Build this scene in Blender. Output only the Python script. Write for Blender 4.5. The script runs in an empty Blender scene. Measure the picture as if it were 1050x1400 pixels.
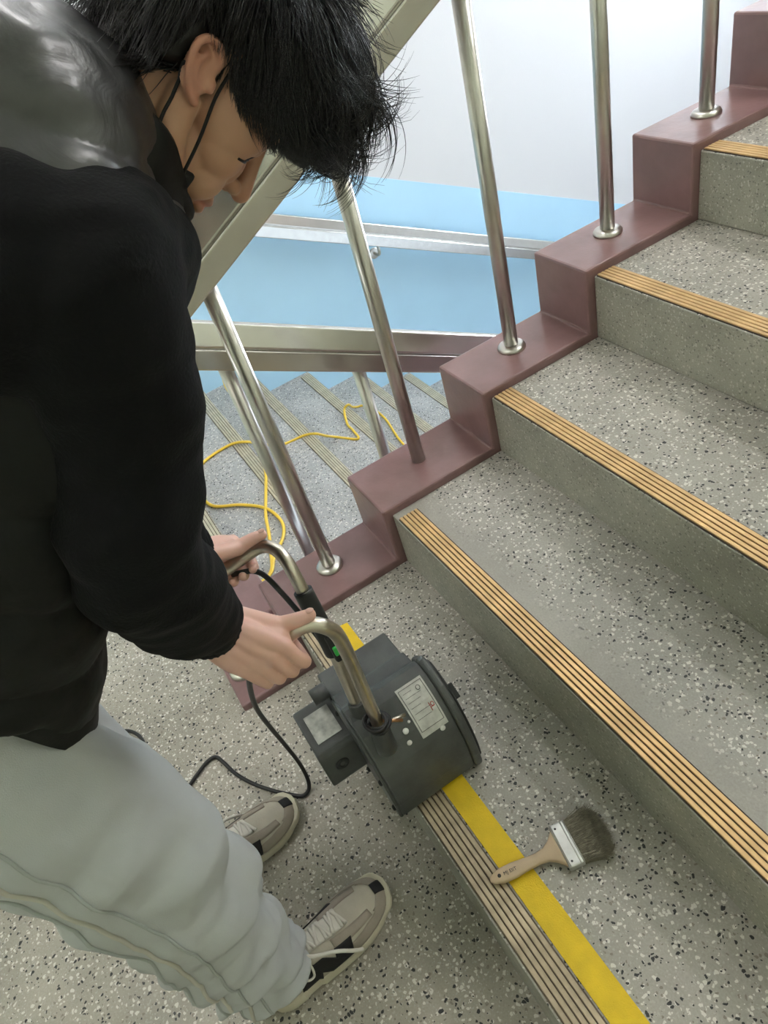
import bpy, bmesh, math, random
import numpy as np
from mathutils import Vector, Matrix, noise
from mathutils.bvhtree import BVHTree
random.seed(7); rng = np.random.default_rng(7)
S = bpy.context.scene
COL = S.collection

# ------------------------------------------------------------------ camera
CAM = Vector((1.259, -0.090, 1.503))
FW = Vector((-0.7181, 0.2320, -0.6562)); RT = Vector((0.4917, 0.8358, -0.2425)); UP = Vector((-0.4923, 0.4975, 0.7145))
FW.normalize(); RT = (RT - FW*RT.dot(FW)).normalized(); UP = RT.cross(FW)
cd = bpy.data.cameras.new('camera'); cam = bpy.data.objects.new('camera', cd); COL.objects.link(cam)
cd.sensor_fit = 'HORIZONTAL'; cd.sensor_width = 36.0; cd.lens = 984.6/1050*36.0; cd.clip_start = 0.02
cam.matrix_world = Matrix(((RT.x, UP.x, -FW.x, CAM.x), (RT.y, UP.y, -FW.y, CAM.y), (RT.z, UP.z, -FW.z, CAM.z), (0, 0, 0, 1)))
S.camera = cam

# ------------------------------------------------------------------ world, exposure
w = bpy.data.worlds.new('world'); S.world = w; w.use_nodes = True
w.node_tree.nodes['Background'].inputs[0].default_value = (0.75, 0.87, 1.0, 1)
w.node_tree.nodes['Background'].inputs[1].default_value = 1.2
S.view_settings.view_transform = 'Standard'; S.view_settings.look = 'None'
S.view_settings.exposure = 0.78; S.view_settings.gamma = 1.0
S.view_settings.use_curve_mapping = False

def area_light(name, loc, rot, sx, sy, power, color):
    l = bpy.data.lights.new(name, 'AREA'); l.shape = 'RECTANGLE'; l.size = sx; l.size_y = sy; l.energy = power; l.color = color
    o = bpy.data.objects.new(name, l); COL.objects.link(o); o.location = loc; o.rotation_euler = rot
    return o
# daylight through the stairwell window in the far wall
area_light('window_daylight', (-1.15, 5.2, 1.75), (math.radians(-90), 0, 0), 1.7, 1.5, 105, (0.86, 0.93, 1.0))

# ------------------------------------------------------------------ materials
MATS = {}
def new_mat(name):
    m = bpy.data.materials.new(name); m.use_nodes = True; MATS[name] = m
    nt = m.node_tree; return m, nt, nt.nodes['Principled BSDF'], nt.nodes, nt.links
def simple(name, col, rough=0.5, metal=0.0, spec=0.5, bump=0.0, bscale=200.0, var=0.0, vscale=8.0, coat=0.0, aniso=None):
    m, nt, b, N, L = new_mat(name)
    b.inputs['Base Color'].default_value = (*col, 1); b.inputs['Roughness'].default_value = rough
    b.inputs['Metallic'].default_value = metal; b.inputs['Specular IOR Level'].default_value = spec
    b.inputs['Coat Weight'].default_value = coat
    tc = N.new('ShaderNodeTexCoord')
    if var > 0:
        n = N.new('ShaderNodeTexNoise'); n.inputs['Scale'].default_value = vscale; n.inputs['Detail'].default_value = 5
        L.new(tc.outputs['Object'], n.inputs['Vector'])
        r = N.new('ShaderNodeMapRange'); r.inputs['From Min'].default_value = .3; r.inputs['From Max'].default_value = .7
        r.inputs['To Min'].default_value = 1-var; r.inputs['To Max'].default_value = 1+var*.6
        L.new(n.outputs['Fac'], r.inputs['Value'])
        mx = N.new('ShaderNodeVectorMath'); mx.operation = 'SCALE'; mx.inputs[0].default_value = col
        L.new(r.outputs['Result'], mx.inputs['Scale']); L.new(mx.outputs['Vector'], b.inputs['Base Color'])
    if bump > 0:
        n = N.new('ShaderNodeTexNoise'); n.inputs['Scale'].default_value = bscale; n.inputs['Detail'].default_value = 3
        L.new(tc.outputs['Object'], n.inputs['Vector'])
        bp = N.new('ShaderNodeBump'); bp.inputs['Strength'].default_value = bump; bp.inputs['Distance'].default_value = 0.002
        L.new(n.outputs['Fac'], bp.inputs['Height']); L.new(bp.outputs['Normal'], b.inputs['Normal'])
    return m

def terrazzo(name, base, chip_amt=1.0, mortar=None, scale=1.0, stain=0.22):
    """grey cement with white and black marble chips; mortar=(y0,y1): a smooth cement band behind the nosing (object space)"""
    m, nt, b, N, L = new_mat(name)
    tc = N.new('ShaderNodeTexCoord')
    def vor(sc, off):
        mp = N.new('ShaderNodeMapping'); mp.inputs['Location'].default_value = (off, off*.7, off*.3)
        L.new(tc.outputs['Object'], mp.inputs['Vector'])
        nz = N.new('ShaderNodeTexNoise'); nz.inputs['Scale'].default_value = 90; nz.inputs['Detail'].default_value = 2
        L.new(mp.outputs['Vector'], nz.inputs['Vector'])
        mx = N.new('ShaderNodeMix'); mx.data_type = 'VECTOR'; mx.inputs[0].default_value = 0.0
        ad = N.new('ShaderNodeVectorMath'); ad.operation = 'MULTIPLY_ADD'; ad.inputs[1].default_value = (.012, .012, .012)
        L.new(nz.outputs['Color'], ad.inputs[0]); L.new(mp.outputs['Vector'], ad.inputs[2])
        v = N.new('ShaderNodeTexVoronoi'); v.inputs['Scale'].default_value = sc*scale*1.12
        L.new(ad.outputs['Vector'], v.inputs['Vector'])
        sp = N.new('ShaderNodeSeparateColor'); L.new(v.outputs['Color'], sp.inputs[0])
        return v, sp
    def mask(v, sp, dmax, lo, hi):
        # chip where the cell's random value is in (lo,hi) and the distance to its centre is below dmax*rand
        dm = N.new('ShaderNodeMath'); dm.operation = 'MULTIPLY_ADD'; dm.inputs[1].default_value = dmax*.8; dm.inputs[2].default_value = dmax*.4
        L.new(sp.outputs[1], dm.inputs[0])
        ls = N.new('ShaderNodeMath'); ls.operation = 'LESS_THAN'; L.new(v.outputs['Distance'], ls.inputs[0]); L.new(dm.outputs[0], ls.inputs[1])
        a = N.new('ShaderNodeMath'); a.operation = 'GREATER_THAN'; a.inputs[1].default_value = lo; L.new(sp.outputs[0], a.inputs[0])
        c = N.new('ShaderNodeMath'); c.operation = 'LESS_THAN'; c.inputs[1].default_value = hi; L.new(sp.outputs[0], c.inputs[0])
        m1 = N.new('ShaderNodeMath'); m1.operation = 'MULTIPLY'; L.new(ls.outputs[0], m1.inputs[0]); L.new(a.outputs[0], m1.inputs[1])
        m2 = N.new('ShaderNodeMath'); m2.operation = 'MULTIPLY'; L.new(m1.outputs[0], m2.inputs[0]); L.new(c.outputs[0], m2.inputs[1])
        return m2.outputs[0]
    # stains
    st = N.new('ShaderNodeTexNoise'); st.inputs['Scale'].default_value = 3.2; st.inputs['Detail'].default_value = 6; st.inputs['Roughness'].default_value = .6
    L.new(tc.outputs['Object'], st.inputs['Vector'])
    sr = N.new('ShaderNodeMapRange'); sr.inputs['From Min'].default_value = .35; sr.inputs['From Max'].default_value = .68
    sr.inputs['To Min'].default_value = 1-stain; sr.inputs['To Max'].default_value = 1.1; L.new(st.outputs['Fac'], sr.inputs['Value'])
    fn = N.new('ShaderNodeTexNoise'); fn.inputs['Scale'].default_value = 260; L.new(tc.outputs['Object'], fn.inputs['Vector'])
    fr = N.new('ShaderNodeMapRange'); fr.inputs['To Min'].default_value = .8; fr.inputs['To Max'].default_value = 1.2; L.new(fn.outputs['Fac'], fr.inputs['Value'])
    mu = N.new('ShaderNodeMath'); mu.operation = 'MULTIPLY'; L.new(sr.outputs[0], mu.inputs[0]); L.new(fr.outputs[0], mu.inputs[1])
    bc = N.new('ShaderNodeVectorMath'); bc.operation = 'SCALE'; bc.inputs[0].default_value = base; L.new(mu.outputs[0], bc.inputs['Scale'])
    col = bc.outputs['Vector']
    layers = [(vor(170, 3.1), .34, 0.25, 1.0, (.50, .49, .44), .6), (vor(115, 9.7), .40, 0.45, 1.0, (.74, .72, .66), .85),
              (vor(130, 17.3), .34, 0.60, 0.80, (.22, .19, .15), .8), (vor(120, 23.9), .38, 0.67, 1.0, (.022, .024, .026), .97)]
    chipmask = None
    for (v, sp), dm, lo, hi, c, amt in layers:
        mk = mask(v, sp, dm, lo, hi)
        am = N.new('ShaderNodeMath'); am.operation = 'MULTIPLY'; am.inputs[1].default_value = amt*chip_amt; L.new(mk, am.inputs[0])
        fac = am.outputs[0]
        if mortar:
            if chipmask is None:
                sx = N.new('ShaderNodeSeparateXYZ'); L.new(tc.outputs['Object'], sx.inputs[0])
                nn = N.new('ShaderNodeTexNoise'); nn.inputs['Scale'].default_value = 5; nn.inputs['Detail'].default_value = 4; L.new(tc.outputs['Object'], nn.inputs['Vector'])
                yy = N.new('ShaderNodeMath'); yy.operation = 'MULTIPLY_ADD'; yy.inputs[1].default_value = -.09; L.new(nn.outputs['Fac'], yy.inputs[0]); L.new(sx.outputs['Y'], yy.inputs[2])
                mr = N.new('ShaderNodeMapRange'); mr.inputs['From Min'].default_value = mortar[0]-.045; mr.inputs['From Max'].default_value = mortar[1]-.045
                mr.inputs['To Min'].default_value = .06; mr.inputs['To Max'].default_value = 1.0; L.new(yy.outputs[0], mr.inputs['Value'])
                chipmask = mr.outputs[0]
            mm = N.new('ShaderNodeMath'); mm.operation = 'MULTIPLY'; L.new(fac, mm.inputs[0]); L.new(chipmask, mm.inputs[1]); fac = mm.outputs[0]
        mx = N.new('ShaderNodeMix'); mx.data_type = 'RGBA'; L.new(fac, mx.inputs[0]); L.new(col, mx.inputs[6]); mx.inputs[7].default_value = (*c, 1)
        col = mx.outputs[2]
    L.new(col, b.inputs['Base Color']); b.inputs['Roughness'].default_value = .42
    rr = N.new('ShaderNodeMapRange'); rr.inputs['To Min'].default_value = .55; rr.inputs['To Max'].default_value = .3; L.new(st.outputs['Fac'], rr.inputs['Value']); L.new(rr.outputs[0], b.inputs['Roughness'])
    return m

TERR = terrazzo('terrazzo_tread', (.41, .387, .34))
TERR_MORTAR = terrazzo('terrazzo_mortared_tread', (.41, .39, .35), mortar=(.085, .13))
TERR_RISER = terrazzo('terrazzo_riser', (.395, .39, .325), chip_amt=.5, stain=.35)
TERR_FLOOR = terrazzo('terrazzo_floor', (.405, .375, .315), scale=.92)
TERR_LOW = terrazzo('terrazzo_lower', (.40, .40, .395), scale=.9)  # same stone as the upper flight, with the cool light put into its tint
MAROON = simple('maroon_paint', (.26, .148, .148), rough=.30, var=.16, vscale=14, bump=.25, bscale=60, spec=.7)
STEEL = simple('brushed_steel', (.62, .60, .56), rough=.30, metal=1.0, var=.05, vscale=40)
STEEL_RAIL = simple('satin_steel_rail', (.66, .64, .60), rough=.27, metal=1.0, var=.05, vscale=30)
BRASS = simple('brass_rib', (.70, .47, .23), rough=.42, metal=.55, var=.22, vscale=14)
BRASS_WORN = simple('worn_brass_rib', (.52, .43, .30), rough=.45, metal=.4, var=.35, vscale=22)
BRASS_PALE = simple('pale_brass_rib', (.58, .53, .40), rough=.45, metal=.3, var=.2, vscale=20)
GROOVE = simple('nosing_tray', (.045, .032, .022), rough=.7)
GROOVE_WORN = simple('worn_nosing_tray', (.13, .10, .07), rough=.7, var=.3, vscale=20)
WHITE_WALL = simple('white_wall_paint', (.72, .715, .73), rough=.6, bump=.15, bscale=90)
BLUE = simple('blue_dado_paint', (.50, .78, 1.0), rough=.34, bump=.12, bscale=60, var=.04, vscale=3)
GREEN_WALL = simple('pale_green_paint', (.66, .69, .55), rough=.6)
CEIL = simple('ceiling_paint', (.74, .76, .68), rough=.7)
YELLOW_TAPE = simple('yellow_tape', (.80, .55, .012), rough=.55, bump=.5, bscale=500, var=.12, vscale=25)

# ------------------------------------------------------------------ mesh helpers
def link(o, parent=None):
    COL.objects.link(o)
    if parent is not None:
        o.parent = parent
        if any(abs(c) > 1e-9 for c in parent.location):
            o.matrix_parent_inverse = Matrix.Translation(-Vector(parent.location))
    return o
def tag(o, label, cat=None, group=None, kind=None):
    o['label'] = label
    if cat: o['category'] = cat
    if group: o['group'] = group
    if kind: o['kind'] = kind
    return o
def empty(name, loc=(0, 0, 0)):
    o = bpy.data.objects.new(name, None); o.empty_display_size = .05; o.location = loc; COL.objects.link(o); return o
def frame_along(d, hint=(0, 0, 1)):
    d = Vector(d).normalized(); h = Vector(hint)
    if abs(d.dot(h)) > .95: h = Vector((0, 1, 0)) if abs(d.y) < .9 else Vector((1, 0, 0))
    a = d.cross(h).normalized(); return a, a.cross(d).normalized(), d
def catmull(pts, n=6):
    P = [Vector(p) for p in pts]; P = [P[0]*2-P[1]] + P + [P[-1]*2-P[-2]]; out = []
    for i in range(1, len(P)-2):
        a, b, c, d = P[i-1], P[i], P[i+1], P[i+2]
        for k in range(n):
            t = k/n
            out.append(.5*((2*b) + (c-a)*t + (2*a-5*b+4*c-d)*t*t + (3*b-a-3*c+d)*t**3))
    out.append(P[-2]); return out
class MB:
    def __init__(s): s.v = []; s.f = []; s.mi = []; s.sm = []
    def add(s, verts, faces, mi=0, smooth=False):
        o = len(s.v); s.v += [tuple(v) for v in verts]; s.f += [tuple(i+o for i in f) for f in faces]; s.mi += [mi]*len(faces); s.sm += [smooth]*len(faces); return s
    def box(s, c, h, mi=0, rot=None):
        """c centre, h half sizes, rot optional 3x3 matrix"""
        vs = [Vector((sx*h[0], sy*h[1], sz*h[2])) for sx in (-1, 1) for sy in (-1, 1) for sz in (-1, 1)]
        if rot is not None: vs = [rot @ v for v in vs]
        c = Vector(c)
        return s.add([v+c for v in vs], [(0, 1, 3, 2), (4, 6, 7, 5), (0, 4, 5, 1), (2, 3, 7, 6), (0, 2, 6, 4), (1, 5, 7, 3)], mi)
    def bb(s, a, b, mi=0):
        return s.box([(a[i]+b[i])/2 for i in range(3)], [(b[i]-a[i])/2 for i in range(3)], mi)
    def tube(s, pts, r, n=12, mi=0, cap=True, smooth=True):
        pts = [Vector(p) for p in pts]; rs = r if hasattr(r, '__len__') else [r]*len(pts)
        t0 = (pts[1]-pts[0]).normalized(); a, b, _ = frame_along(t0); vs = []; fs = []
        for i, p in enumerate(pts):
            t = (pts[min(i+1, len(pts)-1)]-pts[max(i-1, 0)]).normalized()
            a = (a - t*a.dot(t)).normalized(); b = t.cross(a)
            vs += [p + (a*math.cos(q)+b*math.sin(q))*rs[i] for q in [2*math.pi*k/n for k in range(n)]]
        for i in range(len(pts)-1):
            for k in range(n):
                fs.append((i*n+k, i*n+(k+1) % n, (i+1)*n+(k+1) % n, (i+1)*n+k))
        s.add(vs, fs, mi, smooth)
        if cap:
            o = len(s.v)-len(vs)
            s.f += [tuple(o+k for k in reversed(range(n))), tuple(o+(len(pts)-1)*n+k for k in range(n))]; s.mi += [mi]*2; s.sm += [False]*2
        return s
    def lathe(s, base, axis, prof, n=24, mi=0, smooth=True):
        """prof: list of (distance along axis, radius)"""
        a, b, d = frame_along(axis); base = Vector(base); vs = []; fs = []
        for h, r in prof:
            vs += [base + d*h + (a*math.cos(q)+b*math.sin(q))*max(r, 1e-5) for q in [2*math.pi*k/n for k in range(n)]]
        for i in range(len(prof)-1):
            for k in range(n): fs.append((i*n+k, i*n+(k+1) % n, (i+1)*n+(k+1) % n, (i+1)*n+k))
        fs += [tuple(reversed(range(n))), tuple((len(prof)-1)*n+k for k in range(n))]
        return s.add(vs, fs, mi, smooth)
    def loft(s, rings, mi=0, smooth=True, cap=True):
        n = len(rings[0]); vs = [v for r in rings for v in r]; fs = []
        for i in range(len(rings)-1):
            for k in range(n): fs.append((i*n+k, i*n+(k+1) % n, (i+1)*n+(k+1) % n, (i+1)*n+k))
        if cap: fs += [tuple(reversed(range(n))), tuple((len(rings)-1)*n+k for k in range(n))]
        return s.add(vs, fs, mi, smooth)
    def prism(s, poly, axis, lo, hi, mi=0, smooth=False):
        """poly: list of 2-D points in the two remaining axes, extruded along axis (0,1,2)"""
        def P(u, v, w):
            return {0: (w, u, v), 1: (u, w, v), 2: (u, v, w)}[axis]
        n = len(poly); vs = [P(u, v, lo) for u, v in poly] + [P(u, v, hi) for u, v in poly]
        fs = [tuple(range(n)), tuple(reversed(range(n, 2*n)))] + [(k, k+n, (k+1) % n+n, (k+1) % n) for k in range(n)]
        return s.add(vs, fs, mi, smooth)
    def ellipsoid(s, c, r, rot=None, nu=20, nv=14, mi=0):
        c = Vector(c); vs = []; fs = []
        for j in range(nv+1):
            th = math.pi*j/nv
            for i in range(nu):
                ph = 2*math.pi*i/nu
                v = Vector((r[0]*math.sin(th)*math.cos(ph), r[1]*math.sin(th)*math.sin(ph), r[2]*math.cos(th)))
                vs.append(c + (rot @ v if rot is not None else v))
        for j in range(nv):
            for i in range(nu):
                fs.append((j*nu+i, (j+1)*nu+i, (j+1)*nu+(i+1) % nu, j*nu+(i+1) % nu))
        return s.add(vs, fs, mi, True)
    def mesh(s, name):
        me = bpy.data.meshes.new(name); me.from_pydata(s.v, [], s.f)
        me.polygons.foreach_set('material_index', s.mi); me.polygons.foreach_set('use_smooth', s.sm)
        bm = bmesh.new(); bm.from_mesh(me); bmesh.ops.recalc_face_normals(bm, faces=bm.faces); bm.to_mesh(me); bm.free()
        me.update(); return me
    def build(s, name, mats, parent=None, bevel=0.0, seg=2, auto=None):
        me = s.mesh(name)
        for m in (mats if isinstance(mats, (list, tuple)) else [mats]): me.materials.append(m)
        o = bpy.data.objects.new(name, me); link(o, parent)
        if bevel > 0:
            md = o.modifiers.new('bevel', 'BEVEL'); md.width = bevel; md.segments = seg; md.limit_method = 'ANGLE'; md.angle_limit = math.radians(35)
        return o

# ------------------------------------------------------------------ stair dimensions
RZ = 0.165; TY = 0.334; NST = 9; WR = 1.90        # upper flight: riser, run, steps, right wall
TL = 0.303; NLOW = 9; WL = -2.27; Y0 = -0.02        # lower flight
CW = 0.194; CH = 0.022                             # curb width, height over tread
YB = -1.9; YF = 4.9; ZC = 3.5; ZB = -RZ*NLOW

def add_nosing(parent, x0, x1, y, z, sgn, mats, n=5):
    """tray with n brass ribs; y = front edge, sgn = direction from the edge into the tread"""
    t = MB(); w = n*.0105+.003
    t.bb((x0, min(y, y+sgn*w), z-.006), (x1, max(y, y+sgn*w), z+.0012))
    tray = t.build('nosing_strip', GROOVE if mats[0] is BRASS else GROOVE_WORN, parent)
    me = None
    for k in range(n):
        if me is None:
            r = MB(); r.bb((x0, -.0041, 0), (x1, .0041, .0045)); me = r.mesh('rib')
        o = bpy.data.objects.new('rib', me.copy() if len(mats) > 1 else me)
        if not o.data.materials: o.data.materials.append(mats[k % len(mats)])
        link(o, tray); o.location = (0, y+sgn*(.0065+k*.0105), z)
        md = o.modifiers.new('bevel', 'BEVEL'); md.width = .0012; md.segments = 2
    return tray

# upper flight
up = tag(empty('stair_flight'), 'ascending grey terrazzo stair flight with brass nosing strips', 'stairs', kind='structure')
for k in range(1, NST+1):
    y = (k-1)*TY; z = k*RZ
    s = MB()
    # front face leans in a little and the tread edge is slightly rounded
    s.bb((0, 0, -RZ), (WR, TY+(.02 if k < NST else YF-NST*TY), 0))
    o = s.build('step', [TERR_MORTAR if k in (2,) else TERR, TERR_RISER], up, bevel=.004)
    for p in o.data.polygons:
        if abs(p.normal.z) < .5: p.material_index = 1
    o.location = (0, y, z)
    x0 = {1: .012, 2: .028, 3: .006}.get(k, .006)
    if k == 1: add_nosing(up, x0, WR-.02, y+.004, z, 1, [BRASS_WORN], 5)
    else: add_nosing(up, x0, WR-.02, y+.003, z, 1, [BRASS], 5)

# lower flight
lo = tag(empty('stair_flight'), 'descending terrazzo stair flight beside the blue wall', 'stairs', kind='structure')
LX1 = -.24
for j in range(1, NLOW+1):
    y = Y0+(j-1)*TL; z = -j*RZ
    s = MB(); s.bb((WL, 0, -RZ), (LX1, TL+.0 if j < NLOW else YF-y, 0))
    o = s.build('step', [TERR_LOW, TERR_RISER], lo, bevel=.004); o.location = (0, y, z)
    for p in o.data.polygons:
        if abs(p.normal.z) < .5: p.material_index = 1
    if j < NLOW: add_nosing(lo, WL+.03, LX1-.2, y+TL-.004, z, -1, [BRASS_PALE], 5)
add_nosing(lo, WL+.03, LX1-.2, Y0-.004, 0, -1, [BRASS_PALE], 5)

# landing floor
f = MB(); f.bb((WL, YB, -.2), (WR, Y0, 0)); f.bb((LX1-.001, Y0, -.2), (WR, .001, 0))
tag(f.build('floor', TERR_FLOOR), 'speckled grey terrazzo landing floor', 'floor', kind='structure')

# walls and ceiling
ZL = ZB-RZ-.05
wl = MB(); wl.bb((WL-.15, YB-.15, ZL), (WL, YF+.15, ZC))
tag(wl.build('wall_left', WHITE_WALL), 'white painted wall above the blue dado', 'wall', kind='structure')
d = MB()  # blue dado follows the stair slope, then runs level round the landing
dz = lambda y: .514-.484*(y-1.173)
yk = 1.173-(1.25-.514)/.484
d.prism([(YB, 0.002), (Y0, 0.002), (Y0, ZL+.01), (YF, ZL+.01), (YF, dz(YF)), (yk, dz(yk)), (YB, dz(yk))], 0, WL, WL+.004)
tag(d.build('trim_1', BLUE), 'light blue dado painted along the stair wall', 'wall paint', kind='structure')
wr = MB(); wr.bb((WR, YB-.15, -.2), (WR+.15, YF+.15, ZC))
tag(wr.build('wall_right', GREEN_WALL), 'pale green wall on the outer side of the ascending flight', 'wall', kind='structure')
wb = MB(); wb.bb((WL, YB-.15, -.2), (WR, YB, ZC))
tag(wb.build('wall_back', GREEN_WALL), 'pale green wall at the back of the landing', 'wall', kind='structure')
wx0, wx1, wz0, wz1 = -2.0, -.3, 1.0, 2.5
wf = MB(); wf.bb((WL, YF, ZL), (wx0, YF+.15, ZC)); wf.bb((wx1, YF, ZL), (WR, YF+.15, ZC)); wf.bb((wx0, YF, ZL), (wx1, YF+.15, wz0)); wf.bb((wx0, YF, wz1), (wx1, YF+.15, ZC))
tag(wf.build('wall_front', WHITE_WALL), 'white wall with a window at the far end of the stairwell', 'wall', kind='structure')
cl = MB(); cl.bb((WL-.15, YB-.15, ZC), (WR+.15, YF+.15, ZC+.15))
tag(cl.build('ceiling', CEIL), 'pale green ceiling of the stairwell', 'ceiling', kind='structure')
ALU = simple('aluminium_window_frame', (.7, .7, .7), rough=.4, metal=.6)
gm, nt, b, N, L = new_mat('window_glass'); b.inputs['Base Color'].default_value = (1, 1, 1, 1); b.inputs['Transmission Weight'].default_value = 1; b.inputs['Roughness'].default_value = 0; b.inputs['IOR'].default_value = 1.02
win = tag(empty('window_1', ((wx0+wx1)/2, YF+.07, wz0)), 'aluminium framed window in the far wall', 'window', kind='structure')
fr = MB()
for a, b2 in (((wx0, wz0), (wx1, wz0+.05)), ((wx0, wz1-.05), (wx1, wz1)), ((wx0, wz0), (wx0+.05, wz1)), ((wx1-.05, wz0), (wx1, wz1)), (((wx0+wx1)/2-.025, wz0), ((wx0+wx1)/2+.025, wz1))):
    fr.bb((a[0], YF+.04, a[1]), (b2[0], YF+.1, b2[1]))
fr.build('window_frame', ALU, win)
for a, b2 in ((wx0+.05, (wx0+wx1)/2-.025), ((wx0+wx1)/2+.025, wx1-.05)):
    g = MB(); g.bb((a, YF+.066, wz0+.05), (b2, YF+.072, wz1-.05)); g.build('pane', gm, win)

# ceiling lamps (fluorescent troffers)
LAMPS = {}
for nm_, st_ in (('lamp_diffuser', 19.0), ('dim_lamp_diffuser', 11.0)):
  em, nt, b, N, L = new_mat(nm_); LAMPS[nm_] = em
  b.inputs['Base Color'].default_value = (.9, .9, .9, 1); b.inputs['Emission Color'].default_value = (1.0, .965, .96, 1); b.inputs['Emission Strength'].default_value = st_
LAMP_BODY = simple('lamp_housing', (.8, .8, .8), rough=.4)
for (lx, ly, lab) in ((.75, 2.75, 'long white ceiling lamp over the ascending flight'), (-1.25, 1.5, 'long white ceiling lamp over the descending flight'), (-.2, -1.2, 'long white ceiling lamp over the landing')):
    lamp = tag(empty('ceiling_lamp', (lx, ly, ZC)), lab, 'lamp', 'ceiling lamps')
    hb = MB(); hb.bb((lx-.62, ly-.16, ZC-.05), (lx+.62, ly+.16, ZC)); hb.build('housing', LAMP_BODY, lamp, bevel=.006)
    db = MB(); db.bb((lx-.59, ly-.13, ZC-.062), (lx+.59, ly+.13, ZC-.05)); db.build('diffuser', LAMPS['dim_lamp_diffuser' if 'descending' in lab else 'lamp_diffuser'], lamp)

# ------------------------------------------------------------------ maroon curbs
def curb(name, x0, x1, blocks, lab):
    c = MB()
    for (y0, y1, z0, z1) in blocks: c.bb((x0, y0, z0), (x1, y1, z1))
    o = c.build(name, MAROON, None)
    bm = bmesh.new(); bm.from_mesh(o.data); bm.to_mesh(o.data); bm.free()
    md = o.modifiers.new('bevel', 'BEVEL'); md.width = .006; md.segments = 2
    return tag(o, lab, 'curb', kind='structure')
def stair_prism(name, x0, x1, tops, y_end, z_low, lab, mat=MAROON):
    """tops: list of (y_start, z); one continuous stepped outline extruded along x"""
    poly = []
    for i, (y, z) in enumerate(tops):
        y2 = tops[i+1][0] if i+1 < len(tops) else y_end
        poly += [(y, z), (y2, z)]
    # drop below, following the slope at a distance
    poly += [(y_end, z_low(y_end)), (tops[0][0], z_low(tops[0][0]))]
    c = MB(); c.prism(poly, 0, x0, x1); o = c.build(name, mat, None)
    md = o.modifiers.new('bevel', 'BEVEL'); md.width = .006; md.segments = 2; md.limit_method = 'ANGLE'
    return tag(o, lab, 'curb', kind='structure')
tops = [(-.215, CH), (-.023, RZ+CH)] + [((k-1)*TY-.023, k*RZ+CH) for k in range(2, NST+1)]
stair_prism('stair_curb', -CW, .0005, tops, YF-.001, lambda y: -.25 if y < .2 else -.25+.45*(y-.2), 'maroon painted stepped curb carrying the ascending balusters')
# lower curb: steps down, and the block that joins both curbs on the landing
c = MB()
poly = [(-.215, CH), (Y0+.023, CH)]
for j in range(1, NLOW+1):
    ya = Y0+(j-1)*TL+.023; yb = Y0+j*TL+.023 if j < NLOW else YF-.001
    poly += [(ya, -j*RZ+CH), (yb, -j*RZ+CH)]
poly += [(YF-.001, ZL+.02), (-.215, -.6)]
c.prism(poly, 0, -.44, -.25)
o = c.build('stair_curb', MAROON); md = o.modifiers.new('bevel', 'BEVEL'); md.width = .006; md.segments = 2; md.limit_method = 'ANGLE'
tag(o, 'maroon painted stepped curb of the descending flight', 'curb', kind='structure')
c = MB(); c.bb((-.2505, -.215, -.19), (-.1935, -.03, CH))
o = c.build('stair_curb', MAROON); tag(o, 'low maroon curb block closing the stairwell gap at the landing', 'curb', kind='structure')

# ------------------------------------------------------------------ railings
def rail_bar(name, x, p0, p1, parent, half=.034, h1=.058, gap=.003, h2=.062):
    """two-piece satin steel handrail running from p0 to p1 (y,z of its underside): box tube + chamfered cap"""
    def prof(y, z):
        lowp = [(-half, 0), (half, 0), (half, h1), (-half, h1)]
        return [Vector((x+u, y, z+v)) for u, v in lowp]
    def cap(y, z):
        b = h1+gap; q = [(-half+.001, b), (half-.001, b), (half-.001, b+.008), (.012, b+h2), (-.012, b+h2), (-half+.001, b+.008)]
        return [Vector((x+u, y, z+v)) for u, v in q]
    def neck(y, z):
        return [Vector((x+u, y, z+v)) for u, v in [(-half+.008, h1-.001), (half-.008, h1-.001), (half-.008, h1+gap+.001), (-half+.008, h1+gap+.001)]]
    o = MB().loft([prof(*p0), prof(*p1)], smooth=False).build('rail_tube', STEEL_RAIL, parent, bevel=.004, seg=3)
    MB().loft([neck(*p0), neck(*p1)], smooth=False).build('rail_neck', STEEL_RAIL, parent)
    MB().loft([cap(*p0), cap(*p1)], smooth=False).build('rail_cap', STEEL_RAIL, parent, bevel=.004, seg=3)
def baluster(x, y, zb, zt, parent, flange=True, r=.0180):
    b = MB(); b.tube([(x, y, zb), (x, y, zt)], r, n=20); o = b.build('baluster', STEEL, parent)
    if flange:
        f = MB(); f.lathe((x, y, zb), (0, 0, 1), [(0, .036), (.004, .036), (.009, .033), (.012, .027), (.0135, .018)], n=28)
        f.build('flange', STEEL, o)
XU = -.108
zu = lambda y: 1.112+.497*(y-.405)         # underside of the ascending rail
ru = tag(empty('stair_railing', (XU, -.17, CH)), 'brushed steel railing with round balusters turning from the ascending to the descending curb', 'railing')
rail_bar('rail', XU, (-.20, zu(-.20)), (NST*TY, zu(NST*TY)), ru, half=.034)
for i, y in enumerate([-.170, .161, .487, .818, 1.147, 1.473, 1.81, 2.14, 2.475, 2.81]):
    k = 0 if i == 0 else i
    baluster(XU, y, k*RZ+CH, zu(y)+.01, ru, flange=(i != 2))
XL = -.35
zl = lambda y: .678-.548*(y-.22)
rl = ru
rail_bar('rail', XL, (-.20, zl(-.20)), (Y0+NLOW*TL, zl(Y0+NLOW*TL)), rl)
for i, y in enumerate([-.17, .165, .49, .79, 1.09, 1.40, 1.70, 2.0, 2.3, 2.6]):
    j = max(0, math.ceil((y-Y0-.023)/TL)) if y > Y0+.023 else 0
    baluster(XL, y, -j*RZ+CH, zl(y)+.01, rl, r=.018)
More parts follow.
